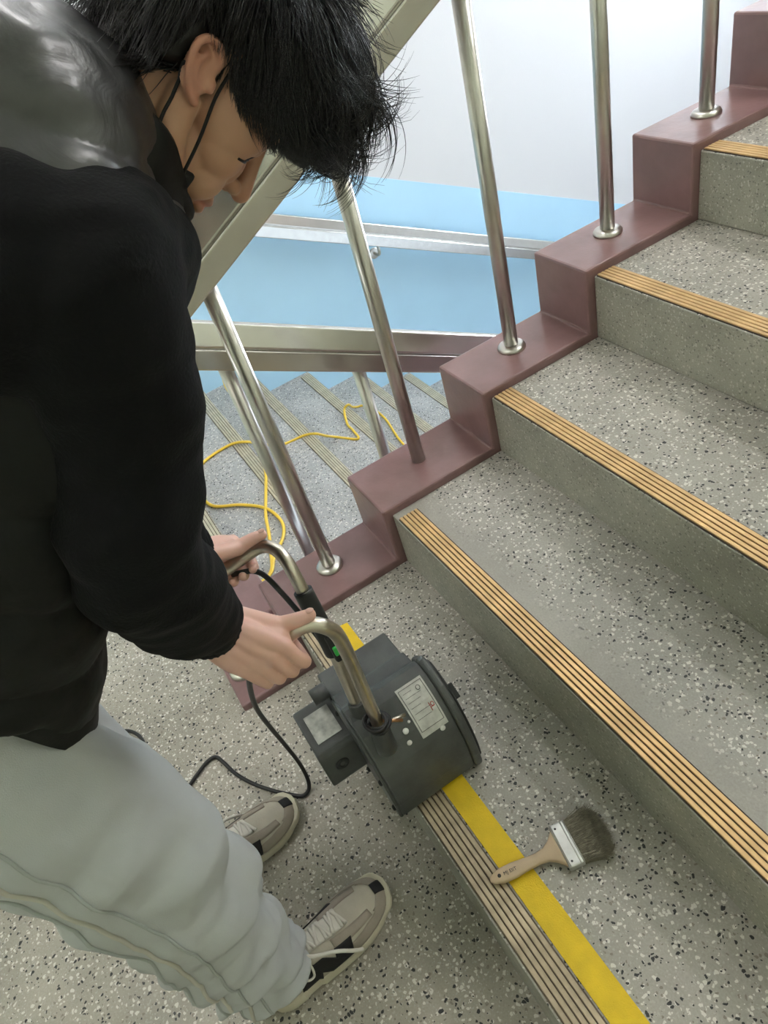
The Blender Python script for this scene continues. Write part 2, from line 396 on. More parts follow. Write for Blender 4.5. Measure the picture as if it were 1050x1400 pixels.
# end piece joining both rails over the landing
e = MB(); e.loft([[Vector((XU+.03, -.20+u, zu(-.2)+v)) for u, v in ((-.06, 0), (0, 0), (0, .124), (-.06, .124))], [Vector((XL-.03, -.20+u, zl(-.2)+v)) for u, v in ((-.06, 0), (0, 0), (0, .124), (-.06, .124))]], smooth=False)
e.build('rail_end', STEEL_RAIL, rl, bevel=.006)

# wall handrail
XW = WL+.075
zw = lambda y: .317-.512*(y-.878)
wh = tag(empty('wall_handrail', (WL, 1.47, zw(1.47))), 'stainless wall handrail bracketed along the blue dado', 'handrail')
rail_bar('rail', XW, (yk+.4, zw(yk+.4)), (3.9, zw(3.9)), wh, half=.032, h1=.062, gap=.004, h2=.056)
for y in (.2, 1.47, 2.75, 3.7):
    b = MB(); b.tube(catmull([(XW, y, zw(y)+.01), (XW, y, zw(y)-.035), (XW-.02, y, zw(y)-.055), (WL+.003, y, zw(y)-.058)], 5), .008, n=10)
    o = b.build('bracket', STEEL, wh)
    p = MB(); p.lathe((WL+.003, y, zw(y)-.058), (1, 0, 0), [(0, .03), (.005, .03), (.007, .024)], n=20); p.build('bracket_plate', STEEL, o)

# ------------------------------------------------------------------ yellow anti-slip tape on the first step
t = MB(); t.add([(.066, .0625, RZ+.0005), (1.72, .0625, RZ+.0005), (1.72, .1105, RZ+.0005), (.075, .1105, RZ+.0005), (.066, .0625, RZ+.0018), (1.72, .0625, RZ+.0018), (1.72, .1105, RZ+.0018), (.075, .1105, RZ+.0018)],
        [(0, 3, 2, 1), (4, 5, 6, 7), (0, 1, 5, 4), (1, 2, 6, 5), (2, 3, 7, 6), (3, 0, 4, 7)])
tag(t.build('anti_slip_tape', YELLOW_TAPE), 'bright yellow anti-slip tape along the worn nosing of the first step', 'tape')
# ------------------------------------------------------------------ objects
BLACK_RUBBER = simple('black_cable_rubber', (.016, .016, .017), rough=.45)
YELLOW_CORD = simple('yellow_cord_sheath', (.85, .58, .06), rough=.4)
MACHINE = simple('scuffed_dark_grey_enamel', (.082, .088, .086), rough=.42, var=.35, vscale=18, bump=.3, bscale=120, spec=.6)
MACHINE2 = simple('dark_rubber_trim', (.022, .024, .024), rough=.5, var=.2, vscale=30)
PLATE = simple('worn_white_nameplate', (.60, .60, .56), rough=.4, var=.22, vscale=60)
SILVER = simple('worn_silver_nameplate', (.50, .50, .46), rough=.35, metal=.35, var=.45, vscale=45)
TUBE_ST = simple('scratched_steel_tube', (.60, .55, .47), rough=.30, metal=1.0, var=.12, vscale=45)
RED_INK = simple('red_ink', (.55, .04, .04), rough=.6); INK = simple('dark_ink', (.05, .05, .055), rough=.6)
GREEN_LED = simple('green_switch_cap', (.06, .62, .12), rough=.35)
PAINT_SPOT = simple('white_paint_spot', (.72, .72, .70), rough=.6)
COPPER = simple('copper_rod', (.45, .24, .12), rough=.35, metal=.8)

# yellow extension cord: over the lower treads and up on to the landing
CA = [(-2.255, 1.357, -.55), (-2.255, 1.066, -.378), (-2.255, .791, -.239), (-2.255, .568, -.139), (-2.24, .455, -.142), (-2.19, .435, -.20), (-2.086, .404, -.25), (-2.037, 0.413, -0.318), (-1.75, .385, -.323), (-1.616, 0.36, -0.27), (-1.327, 0.313, -0.19), (-1.138, .269, -.150), (-1.097, .253, -.157), (-0.993, 0.208, -0.158), (-0.874, 0.157, -0.158), (-0.780, 0.129, -0.158), (-0.679, 0.094, -0.158), (-.60, .062, -.158),
      (-.57, .02, -.158), (-.59, -.003, -.14), (-.60, -.006, -.03), (-.615, -.028, .011), (-.66, -.08, .008), (-.70, -.20, .007), (-.63, -.40, .007), (-.60, -.44, .007), (-.72, -.58, .007), (-1.0, -.8, .007)]
CB = [(-.75, -.62, .007), (-.62, -.35, .007), (-.58, -.12, .007), (-.57, -.032, .011), (-.565, -.006, -.02), (-.562, -.005, -.13), (-.57, .02, -.157), (-0.591, 0.059, -0.158), (-0.646, 0.094, -0.158), (-0.721, 0.163, -0.158), (-0.803, 0.191, -0.158), (-0.913, 0.174, -0.158), (-1.010, 0.106, -0.158), (-1.087, 0.020, -0.158), (-1.178, 0.0, -0.158), (-1.287, 0.016, -0.158), (-1.366, 0.053, -0.158), (-1.412, 0.100, -0.158), (-1.425, 0.215, -0.157), (-1.375, .277, -.150), (-1.42, .36, -.24), (-1.48, 0.445, -0.322), (-1.462, 0.545, -0.322), (-1.417, .588, -.315), (-1.49, .645, -.40), (-1.56, 0.715, -0.487), (-1.463, 0.783, -0.488), (-1.542, 0.800, -0.488), (-1.615, 0.805, -0.488), (-1.735, 0.851, -0.487), (-1.751, .886, -.480), (-1.85, .935, -.57), (-1.95, 0.995, -0.652), (-1.914, 1.037, -0.653), (-1.739, 1.050, -0.653), (-1.479, 1.003, -0.653), (-1.1, .98, -.653), (-.8, 1.05, -.653)]
cA = MB().tube(catmull(CA[:-2] + [(-.68, -.60, .007)] + CB, 6), .0062, n=8).build('extension_cord', YELLOW_CORD)
tag(cA, 'yellow extension cord looping over the lower treads and up on to the landing', 'cord')

# ---------------- grinding machine on the first step
mach = tag(empty('stair_grinder', (.42, .06, RZ)), 'dark grey handheld stair grinding machine with two bent steel handles', 'machine')
prof = [(.272, .172), (.268, .195), (.272, .295), (.278, .308), (.350, .312), (.360, .318), (.372, .338), (.408, .346), (.418, .352), (.430, .372), (.446, .379), (.475, .376), (.505, .360), (.532, .334), (.553, .300), (.568, .262), (.577, .220), (.578, .182), (.572, .172)]
h = MB(); h.prism(prof, 1, -.028, .140); house = h.build('housing', MACHINE, mach, bevel=.004, seg=2)
# end cap on the stair side: same outline, a little larger, with a rounded lip
def scaled(pr, c, k): return [(c[0]+(x-c[0])*k, c[1]+(z-c[1])*k) for x, z in pr]
cprof = [(.400, .172), (.400, .345), (.418, .356), (.430, .376), (.446, .383), (.475, .380), (.508, .364), (.536, .337), (.557, .302), (.573, .262), (.582, .220), (.583, .182), (.577, .172)]
h = MB(); h.prism(cprof, 1, .140, .158); h.build('end_cap', MACHINE, mach, bevel=.007, seg=3)
h = MB(); h.prism(scaled(cprof, (.49, .26), .88), 1, .157, .164); h.build('end_disc', MACHINE2, mach, bevel=.004)
h = MB(); h.box((.505, .166, .325), (.016, .008, .012), rot=Matrix.Rotation(.6, 3, 'Y')); h.build('latch', MACHINE2, mach, bevel=.002)
# skirt on the landing side
h = MB(); h.prism([(.37, .172), (.37, .33), (.43, .365), (.50, .357), (.55, .295), (.574, .22), (.574, .172), (.55, .150), (.42, .150)], 1, -.034, -.026); h.build('side_plate', MACHINE, mach, bevel=.003)
for (bx, bz) in ((.563, .20), (.545, .27), (.44, .16), (.39, .31)):
    s = MB(); s.lathe((bx, -.034, bz), (0, -1, 0), [(0, .006), (.003, .006), (.005, .004)], n=10); s.build('screw', MACHINE2, mach)
# motor box overhanging the nosing
m = MB(); m.prism([(.318, .205), (.318, .292), (.326, .300), (.440, .300), (.450, .292), (.462, .215), (.455, .205)], 1, -.112, -.028); mot = m.build('motor_box', MACHINE, mach, bevel=.004)
s = MB(); s.lathe((.453, -.075, .255), (1, 0, .13), [(0, .014), (.003, .014), (.004, .012), (.0041, .006), (.001, .004)], n=20); s.build('screw_cap', MACHINE2, mot)
p = MB(); p.box((.385, -.070, .3012), (.036, .027, .0006)); p.build('nameplate', SILVER, mot)
s = MB(); s.tube([(.345, -.028, .335), (.345, -.062, .335)], .017, n=18); s.build('bearing_cap', MACHINE, mach)
# label on the curved top: follows the slope from the crown down
def top_z(x):
    for (x0, z0), (x1, z1) in zip(prof[8:], prof[9:]):
        if x0 <= x <= x1 and x1 > x0: return z0+(z1-z0)*(x-x0)/(x1-x0)
    return .3
rows = []
for i in range(9):
    x = .470+.076*i/8
    rows.append([Vector((x, .071, top_z(x)+.0012)), Vector((x, .128, top_z(x)+.0012)), Vector((x, .128, top_z(x)+.0022)), Vector((x, .071, top_z(x)+.0022))])
lab = MB().loft(rows, smooth=False).build('nameplate', PLATE, mach)
def on_top(x, y, e=.0026): return Vector((x, y, top_z(x)+e))
ink = MB()
for (xa, ya, xb, yb, wd) in [(.476, .075, .476, .124, .0006), (.540, .075, .540, .124, .0006), (.476, .075, .540, .075, .0006), (.476, .124, .540, .124, .0006)]:
    n = 8; pts = [on_top(xa+(xb-xa)*i/n, ya+(yb-ya)*i/n) for i in range(n+1)]; ink.tube(pts, .0005, n=4)
for k in range(6):
    xx = .484+k*.0085; ln = .018+.022*((k*37) % 10)/10
    ink.tube([on_top(xx, .080+ln*i/4) for i in range(5)], .00035, n=4)
ink.tube([on_top(.486+.004*math.cos(a), .112+.004*math.sin(a)) for a in [i*.6 for i in range(12)]], .0006, n=4)
ink.build('print', INK, lab)
red = MB(); red.tube([on_top(.521, .113), on_top(.521, .121)], .0007, n=4); red.tube([on_top(.518+.003*math.cos(a), .1185+.003*math.sin(a)+.0) for a in [i*.7 for i in range(10)]], .0007, n=4); red.tube([on_top(.514, .113), on_top(.526, .113)], .0006, n=4)
red.build('red_mark', RED_INK, lab)
for (px, py, r) in ((.528, .050, .006), (.541, .0455, .0052), (.548, .113, .0055), (.520, .064, .003)):
    s = MB(); c0 = on_top(px, py, .0014); nrm = Vector((top_z(px-.004)-top_z(px+.004), 0, .008)).normalized()
    s.lathe(c0, nrm, [(0, r), (.0008, r*.9)], n=12); s.build('paint_spot', PAINT_SPOT, mach)

# near handle
NH = [(0.531, 0.006, 0.355), (0.523, 0.011, 0.420), (0.521, 0.013, 0.490), (0.530, 0.013, 0.570), (0.549, 0.011, 0.650), (0.567, 0.006, 0.715), (0.573, -0.006, 0.748), (0.567, -0.022, 0.760), (0.562, -0.041, 0.760), (.559, -.08, .752), (0.556, -0.128, 0.743)]
hb = MB().tube(catmull(NH, 8), .0112, n=18).build('handle', TUBE_ST, mach)
s = MB(); s.tube([(0.534, 0.005, 0.335), (0.5265, 0.0095, 0.392)], [.0195, .0175], n=18); s.build('handle_socket', MACHINE, mach, bevel=.002)
co = MB(); pts = []
for i in range(90):
    a = i*.32; zz = .398+.026*i/90; c = Vector((.525, .010, zz))
    pts.append(c + Vector((math.cos(a)*.0195+.003*math.sin(a*.31), math.sin(a)*.0195+.004*math.sin(a*.17), .006*math.sin(a+i*.05))))
co.tube(pts, .0030, n=7); co.build('wire_coil', BLACK_RUBBER, mach)
s = MB(); s.tube([(.528, .018, .400), (.533, .060, .392)], .0035, n=10); s.build('clamp_rod', TUBE_ST, mach)
s = MB(); s.tube([(.530, .019, .412), (.541, .050, .395)], .003, n=10); s.build('copper_pin', COPPER, mach)
# far handle
FH = [(0.462, -0.002, 0.350), (0.447, 0.003, 0.450), (0.437, 0.007, 0.530), (0.425, 0.008, 0.600), (0.406, 0.009, 0.650), (0.388, 0.010, 0.690), (0.370, 0.010, 0.711), (0.350, 0.006, 0.722), (0.334, -0.004, 0.726), (0.325, -0.020, 0.725), (0.323, -0.056, 0.720), (0.319, -0.115, 0.710)]
fp = catmull(FH, 8)
MB().tube(fp, .0112, n=18).build('handle', TUBE_ST, mach)
s = MB(); s.tube([Vector(q) for q in fp[16:35]], .0165, n=16); s.build('grip_sleeve', MACHINE2, mach)
s = MB(); s.tube([(.470, -.003, .335), (.455, .001, .40)], [.019, .017], n=18); s.build('handle_socket', MACHINE, mach, bevel=.002)
s = MB(); s.box((.447, .012, .555), (.011, .011, .030), rot=Matrix.Rotation(-.2, 3, 'Y')); sw = s.build('switch_box', MACHINE2, mach, bevel=.004)
s = MB(); s.box((.4595, .008, .555), (.004, .004, .009), rot=Matrix.Rotation(-.2, 3, 'Y')); s.build('switch_light', GREEN_LED, sw, bevel=.0015)
SWC = [(.318, -.075, .697), (0.330, -0.058, 0.700), (0.338, -0.042, 0.697), (0.350, -0.030, 0.685), (0.370, -0.020, 0.650), (0.394, -0.013, 0.620), (0.412, -0.008, 0.590), (0.430, -0.003, 0.560)]
MB().tube(catmull(SWC, 6), .0048, n=10).build('switch_cable', BLACK_RUBBER, mach)
BK = [(0.540, -0.092, 0.728), (0.528, -0.120, 0.700), (0.503, -0.133, 0.660), (0.446, -0.147, 0.560), (0.391, -0.157, 0.450), (0.341, -0.159, 0.330), (0.300, -0.157, 0.200), (0.282, -0.154, 0.090), (0.290, -0.157, 0.030), (0.302, -0.167, 0.008), (0.306, -0.186, 0.006), (0.286, -0.208, 0.006), (0.249, -0.240, 0.006), (0.204, -0.272, 0.006), (0.152, -0.299, 0.006), (0.103, -0.314, 0.006), (0.076, -0.326, 0.006), (0.075, -0.350, 0.006), (0.092, -0.384, 0.006), (0.107, -0.415, 0.006), (0.089, -0.448, 0.006), (0.026, -0.468, 0.006), (-0.052, -0.474, 0.006), (-0.100, -0.475, 0.006), (-0.132, -0.485, 0.006), (-0.159, -0.506, 0.006), (-0.183, -0.546, 0.006), (-.3, -.62, .006), (-.5, -.62, .006), (-.7, -.7, .006)]
MB().tube(catmull(BK, 6), .0046, n=10).build('power_cable', BLACK_RUBBER, mach)

# ---------------- paint brush lying across the tape
WOOD = simple('pale_brush_wood', (.58, .44, .30), rough=.5, var=.1, vscale=30)
FERR = simple('tin_ferrule', (.62, .62, .60), rough=.35, metal=.8, var=.15, vscale=50)
BRIS = simple('grey_bristles', (.27, .245, .185), rough=.85, var=.35, vscale=90)
A = Vector((.767, .036, 0)); B = Vector((.813, .258, 0)); dl = (B-A).normalized(); pr = Vector((dl.y, -dl.x, 0))
br = tag(empty('paint_brush', (A.x, A.y, RZ)), 'wooden paint brush with grey bristles lying across the yellow tape', 'brush')
def bp(u, v, z): q = A + dl*u + pr*v; return (q.x, q.y, RZ+z)
outl = [(0, .002), (.006, .008), (.022, .0125), (.045, .0130), (.070, .0105), (.092, .0095), (.108, .0120), (.120, .0190), (.130, .0290), (.137, .0385)]
def tilt(u): return .0045 + .002*min(1, u/.05)
hm = MB(); rows = []
for u, v in outl:
    t = .0055 if u > .01 else .003
    c = .0125 + .0*u
    rows.append([bp(u, -v, c-t*.5), bp(u, -v*.8, c-t), bp(u, v*.8, c-t), bp(u, v, c-t*.5), bp(u, v, c+t*.5), bp(u, v*.8, c+t), bp(u, -v*.8, c+t), bp(u, -v, c+t*.5)])
hm.loft([[Vector(q) for q in r] for r in rows]); ho = hm.build('handle', WOOD, br)
s = MB(); s.lathe(bp(.018, 0, .0176), (0, 0, 1), [(0, .0032), (.0010, .0032)], n=14); s.build('hang_hole', INK, ho)
# printed word on the handle
ts = [(0, .0), (.006, 1), (.011, 0), (.016, 1)]
cv = bpy.data.curves.new('print', 'FONT'); cv.body = 'MJ EIIT'; cv.size = .0085; cv.extrude = .0002; cv.materials.append(INK)
to = bpy.data.objects.new('print', cv); COL.objects.link(to)
dg = bpy.context.evaluated_depsgraph_get(); tme = bpy.data.meshes.new_from_object(to.evaluated_get(dg)); bpy.data.objects.remove(to)
to = bpy.data.objects.new('handle_print', tme); to.data.materials.clear(); to.data.materials.append(INK)
mw = Matrix(((dl.x, -pr.x, 0, bp(.026, .003, 0)[0]), (dl.y, -pr.y, 0, bp(.026, .003, 0)[1]), (0, 0, 1, RZ+.0183), (0, 0, 0, 1)))
to.data.transform(mw); link(to, ho)
fm = MB(); fm.loft([[Vector(bp(u, sx*.0395, z)) for sx, z in ((-1, .003), (1, .003), (1, .021), (-1, .021))] for u in (.133, .163)], smooth=False); fo = fm.build('ferrule', FERR, br, bevel=.003)
for u in (.1365, .155, .1605):
    q = MB(); q.tube([bp(u, -.0385, .0212), bp(u, .0385, .0212)], .0011, n=6); q.build('ferrule_crease', FERR, fo)
for v in (-.030, .030):
    q = MB(); q.lathe(bp(.142, v, .0208), (0, 0, 1), [(0, .0022), (.0009, .0016)], n=10); q.build('nail', INK, fo)
# bristles: a tuft of tapered hairs
bm_ = MB()
core = []
for u, w_, t_ in ((.160, .037, .008), (.178, .041, .010), (.198, .043, .010), (.212, .041, .008), (.220, .036, .004)):
    core.append([Vector(bp(u, w_*math.cos(a), .0125+t_*math.sin(a))) for a in [2*math.pi*i/20 for i in range(20)]])
bm_.loft(core)
for i in range(2200):
    a = random.random(); v0 = (random.random()*2-1)*.038; z0 = .004+random.random()*.017
    ln = .058+random.gauss(0, .005); sp = v0*.10+random.gauss(0, .006); zz = max(.0015, z0+random.gauss(0, .007))
    p0 = bp(.162, v0, z0); p1 = bp(.162+ln*.55, v0+sp*.4+random.gauss(0, .002), (z0+zz)/2+.003); p2 = bp(.162+ln*(1-.30*abs(v0/.040)**3), v0+sp+random.gauss(0, .003), zz)
    bm_.tube([p0, p1, p2], [.0006, .0005, .00015], n=3, cap=False)
bo = bm_.build('bristles', BRIS, br)
# ------------------------------------------------------------------ the person
def remesh(mb, voxel, smooth=4, factor=.5):
    me = mb.mesh('tmp'); o = bpy.data.objects.new('tmp', me); COL.objects.link(o)
    r = o.modifiers.new('r', 'REMESH'); r.mode = 'VOXEL'; r.voxel_size = voxel
    if smooth:
        s = o.modifiers.new('s', 'SMOOTH'); s.iterations = smooth; s.factor = factor
    bpy.context.view_layer.update(); dg = bpy.context.evaluated_depsgraph_get()
    out = bpy.data.meshes.new_from_object(o.evaluated_get(dg)); bpy.data.objects.remove(o); bpy.data.meshes.remove(me)
    out.materials.clear()
    out.polygons.foreach_set('use_smooth', [True]*len(out.polygons)); return out
def get_co(me):
    a = np.empty(len(me.vertices)*3, np.float32); me.vertices.foreach_get('co', a); return a.reshape(-1, 3)
def get_no(me):
    a = np.empty(len(me.vertices)*3, np.float32); me.vertices.foreach_get('normal', a); return a.reshape(-1, 3)
def set_co(me, a):
    me.vertices.foreach_set('co', np.ascontiguousarray(a, np.float32).ravel()); me.update()
def vnoise(P, scale, off=0.0):
    P = np.asarray(P)
    sc = np.array(scale) if hasattr(scale, '__len__') else np.array([scale]*3)
    Q = P*sc+off
    return np.array([noise.noise(Vector(q)) for q in Q])
def obj_from(me, name, mat, parent):
    me.name = name
    me.materials.append(mat); o = bpy.data.objects.new(name, me); return link(o, parent)
def chain(mb, pts, radii, n=18, sub=5):
    P = catmull(pts, sub); R = []
    for i in range(len(pts)-1):
        for k in range(sub): t = k/sub; t = t*t*(3-2*t)*.5+t*.5; R.append(radii[i]*(1-t)+radii[i+1]*t)
    R.append(radii[-1]); mb.tube(P, R, n=n)
    mb.ellipsoid(P[0], (R[0],)*3, nu=14, nv=10); mb.ellipsoid(P[-1], (R[-1],)*3, nu=14, nv=10)
def snap(bvh, p, off):
    q, nn, i, d = bvh.find_nearest(Vector(p)); return q + nn*off
def bvh_of(me): return BVHTree.FromPolygons([v.co.copy() for v in me.vertices], [tuple(p.vertices) for p in me.polygons])

person = tag(empty('person', (.47, -.36, 0)), 'person in black puffer vest and pale grey sweatpants bending over the machine holding its handles', 'person')

# head frame
HO = Vector((.450, .125, 1.392)); th = math.radians(75)
HU = Vector((0, math.sin(th), math.cos(th))); HF = Vector((0, math.cos(th), -math.sin(th))); HS = Vector((1, 0, 0))
HM = Matrix((HS, HU, HF)).transposed()      # head coords (s,u,f) -> world rotation
def hp(s, u, f): return HO + HS*s + HU*u + HF*f
def hcoord(P): d = Vector(P)-HO; return d.dot(HS), d.dot(HU), d.dot(HF)

body = MB()
def he(c, r, rot=None):
    body.ellipsoid(hp(*c), r, rot=HM if rot is None else HM @ rot, nu=28, nv=20)
he((0, .052, -.005), (.074, .076, .093))
he((0, .030, .030), (.066, .070, .066))
he((0, -.035, .040), (.054, .072, .056))
for sg in (-1, 1):
    he((sg*.036, -.024, .054), (.027, .030, .031)); he((sg*.020, -.022, .072), (.019, .028, .022))
    he((sg*.050, .010, .040), (.022, .045, .040))
    chain(body, [hp(sg*.060, -.028, -.002), hp(sg*.056, -.060, .016), hp(sg*.038, -.083, .050), hp(sg*.012, -.096, .076)], [.016, .017, .016, .016])
    he((sg*.030, .032, .076), (.024, .010, .014))
    he((sg*.031, .010, .074), (.0165, .012, .014))
    he((sg*.0105, -.027, .101), (.0085, .0085, .0095))
    he((sg*.030, -.050, .068), (.022, .026, .022))
he((0, -.096, .079), (.022, .018, .017))
chain(body, [hp(0, .030, .088), hp(0, .010, .098), hp(0, -.012, .110), hp(0, -.022, .1145)], [.0085, .0085, .0098, .0115])
he((0, -.056, .090), (.023, .0085, .0125)); he((0, -.057, .0985), (.012, .0058, .0070)); he((0, -.0695, .0955), (.014, .0068, .0080)); he((0, -.050, .085), (.026, .016, .012))
# ears
for sg in (-1, 1):
    et = Vector((0, .91, -.41)); ef = Vector((0, .41, .91))          # ear axis and its forward direction in head coords
    def ep(a, b_, out): return hp(sg*(.0735+out), -.004+et.y*a+ef.y*b_, -.012+et.z*a+ef.z*b_)
    e0 = ep(0, 0, 0)
    helix = [ep(.004, .012, .004), ep(.018, .013, .008), ep(.029, .004, .012), ep(.029, -.009, .0155), ep(.019, -.018, .018), ep(.002, -.019, .0185), ep(-.014, -.013, .015), ep(-.026, -.003, .010), ep(-.031, .004, .008)]
    helix = [e0 + (h_-e0)*.84 for h_ in helix]
    chain(body, helix, [.0034, .0040, .0042, .0042, .0042, .0040, .0040, .0045, .005], n=10)
    anti = [ep(.016, -.004, .009), ep(.004, -.010, .0125), ep(-.010, -.008, .011), ep(-.016, .002, .008)]
    anti = [e0 + (h_-e0)*.84 for h_ in anti]
    chain(body, anti, [.004, .0042, .004, .0035], n=10)
    R_ = Matrix((et.cross(ef), et, ef)).transposed()
    body.ellipsoid(ep(0, -.003, .004), (.0042, .026, .0155), rot=HM @ R_, nu=20, nv=14)
    chain(body, [ep(-.004, .013, .003), ep(-.010, .012, .006)], [.004, .004], n=8)
# neck, torso core, limbs
SH = {1: Vector((.616, -.058, 1.318)), -1: Vector((.285, -.045, 1.310))}
EL = {1: Vector((.634, -.150, 1.060)), -1: Vector((.250, -.130, 1.040))}
WRI = {1: Vector((.538, -.137, .826)), -1: Vector((.340, -.120, .790))}
HIP = {1: Vector((.550, -.450, .880)), -1: Vector((.375, -.500, .880))}
KN = {1: Vector((.602, -.378, .480)), -1: Vector((.380, -.460, .480))}
AN = {1: Vector((.618, -.368, .100)), -1: Vector((.352, -.450, .100))}
CH_ = Vector((.452, -.130, 1.200)); PEL = Vector((.460, -.460, .900))
chain(body, [hp(0, -.012, -.020), Vector((.45, .055, 1.380)), Vector((.451, .0, 1.350))], [.054, .053, .064], n=24)
chain(body, [Vector((.451, -.02, 1.325)), CH_, (CH_+PEL)/2 + Vector((0, -.01, .0)), PEL], [.085, .120, .110, .115], n=24)
for sg in (-1, 1):
    chain(body, [Vector((.451, -.03, 1.29)), SH[sg], EL[sg], WRI[sg]], [.06, .050, .042, .027])
    chain(body, [HIP[sg], KN[sg], AN[sg]], [.085, .058, .042])
# hands
def hand(sg, T0, T1, s_index, wrist):
    """fist closed round the handle; T0->T1 is the tube from front to back, s_index the distance of the index finger from T0"""
    ax = (T0-T1).normalized(); upv = Vector((0, 0, 1)); upv = (upv-ax*upv.dot(ax)).normalized(); out = ax.cross(upv)*1.0
    if out.x*sg < 0: out = -out
    def q(st, o, u_): return T0 - ax*(s_index+st) + out*o + upv*u_
    mcps = []
    for i, (st, k) in enumerate(((0, 1.0), (.0205, 1.06), (.0405, 1.0), (.0585, .86))):
        lift = (.016, .017, .014, .010)[i]
        m = q(st+.004, .0300, lift+.002); pip = q(st-.001, .0300*k, -.0235); dip = q(st+.001, .006, -.0335*k); tip = q(st+.002, -.0165, -.0175)
        r = (.0100, .0102, .0096, .0084)[i]
        mid = (m+pip)/2 + out*.004+upv*.003
        chain(body, [m, mid, pip], [r*1.12, r*.98, r*1.04], n=14)
        chain(body, [pip, dip, tip], [r*1.0, r*.88, r*.72], n=14)
        mcps.append(m); body.ellipsoid(m+upv*.002, (r*1.12,)*3, nu=12, nv=10)
        wpt = wrist + ax*(.012-.010*i) + out*(-.006+.004*i)
        chain(body, [wpt, (wpt*.45+m*.55)+upv*.004+out*.004, m], [.0165, .0155, r*1.15], n=14)
        chain(body, [wpt-upv*.010-out*.006, q(st+.008, .010, .0265)], [.015, .0135], n=12)
    hb_ = (mcps[0]+mcps[1]+mcps[2]+mcps[3])/4; cmid = wrist.lerp(hb_, .55); dh = (hb_-wrist).normalized(); wv = (mcps[0]-mcps[3]); wv = (wv-dh*wv.dot(dh)).normalized()
    body.ellipsoid(cmid-(dh.cross(wv)*(1 if dh.cross(wv).dot(out+upv) < 0 else -1))*-.002, (.037, .052, .0185), rot=Matrix((wv, dh, wv.cross(dh))).transposed(), nu=24, nv=16)
    # thumb: over the top of the tube, pointing forward
    cmc = wrist + ax*.020 - out*.012 - upv*.006; tm = q(.000, -.004, .0280); ip = q(-.025, .001, .0225); tt = q(-.043, .002, .0180)
    chain(body, [wrist-upv*.004, cmc, tm], [.016, .0165, .0135], n=14)
    chain(body, [tm, ip, tt], [.0128, .0110, .0092], n=14)
    chain(body, [tm, (tm+mcps[0])/2-upv*.004, mcps[0]], [.010, .009, .009], n=12)
    chain(body, [wrist, wrist+(wrist-(q(.03, .01, .03))).normalized()*.05], [.0265, .027], n=16)
    return q(-.046, .002, .026), (tt-ip).normalized(), upv
RT0 = Vector((.567, -.022, .760)); RT1 = Vector((.556, -.128, .743))
nailR = hand(1, RT0, RT1, .034, WRI[1])
LT0 = Vector((.326, -.012, .7255)); LT1 = Vector((.319, -.115, .710))
nailL = hand(-1, LT0, LT1, .030, WRI[-1])
bme = remesh(body, .0021, 5, .5)
# skin colour variation (lips, ear, knuckles) and painted light on the hands
co = get_co(bme)
hd = co - np.array(HO); hs, hu, hf = hd @ np.array(HS), hd @ np.array(HU), hd @ np.array(HF)
red = np.zeros(len(co), np.float32)
lip = np.exp(-((hu+.063)/.0105)**2-((hs)/.022)**2)*(hf > .080)*(hf < .12)
red = np.maximum(red, np.clip(lip*1.4-.3, 0, 1)*.9)
ear = np.clip((np.abs(hs)-.074)/.01, 0, 1)*(np.abs(hu) < .05)*(np.abs(hf) < .05); red = np.maximum(red, ear*.45)
red = np.maximum(red, .35*np.exp(-((hu+.022)/.012)**2-((hf-.118)/.012)**2-(hs/.02)**2))
hands = (co[:, 2] < .86)*(co[:, 2] > .66)*(co[:, 1] > -.2)
red = np.maximum(red, hands*.08).astype(np.float32)
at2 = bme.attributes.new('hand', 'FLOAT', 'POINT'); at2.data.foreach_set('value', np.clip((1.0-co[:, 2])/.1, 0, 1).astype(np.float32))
at = bme.attributes.new('redness', 'FLOAT', 'POINT'); at.data.foreach_set('value', red)
SKIN, nt, b, N, L = new_mat('skin')
an = N.new('ShaderNodeAttribute'); an.attribute_name = 'redness'
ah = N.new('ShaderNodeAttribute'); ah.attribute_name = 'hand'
mh = N.new('ShaderNodeMix'); mh.data_type = 'RGBA'; mh.inputs[6].default_value = (.55, .31, .20, 1); mh.inputs[7].default_value = (.76, .47, .38, 1); L.new(ah.outputs['Fac'], mh.inputs[0])  # hands redder by nature; their stronger light is put into the colour too
mx = N.new('ShaderNodeMix'); mx.data_type = 'RGBA'; L.new(mh.outputs[2], mx.inputs[6]); mx.inputs[7].default_value = (.55, .20, .16, 1)
L.new(an.outputs['Fac'], mx.inputs[0]); L.new(mx.outputs[2], b.inputs['Base Color'])
b.inputs['Roughness'].default_value = .5; b.inputs['Subsurface Weight'].default_value = .12; b.inputs['Subsurface Radius'].default_value = (.01, .004, .002); b.inputs['Subsurface Scale'].default_value = .6
tcn = N.new('ShaderNodeTexCoord'); nz = N.new('ShaderNodeTexNoise'); nz.inputs['Scale'].default_value = 350; L.new(tcn.outputs['Object'], nz.inputs['Vector'])
bpn = N.new('ShaderNodeBump'); bpn.inputs['Strength'].default_value = .12; bpn.inputs['Distance'].default_value = .001; L.new(nz.outputs['Fac'], bpn.inputs['Height']); L.new(bpn.outputs['Normal'], b.inputs['Normal'])
bo = obj_from(bme, 'body', SKIN, person)
bbvh = bvh_of(bme)
HAIR = simple('black_hair', (.010, .009, .009), rough=.38, spec=.6)
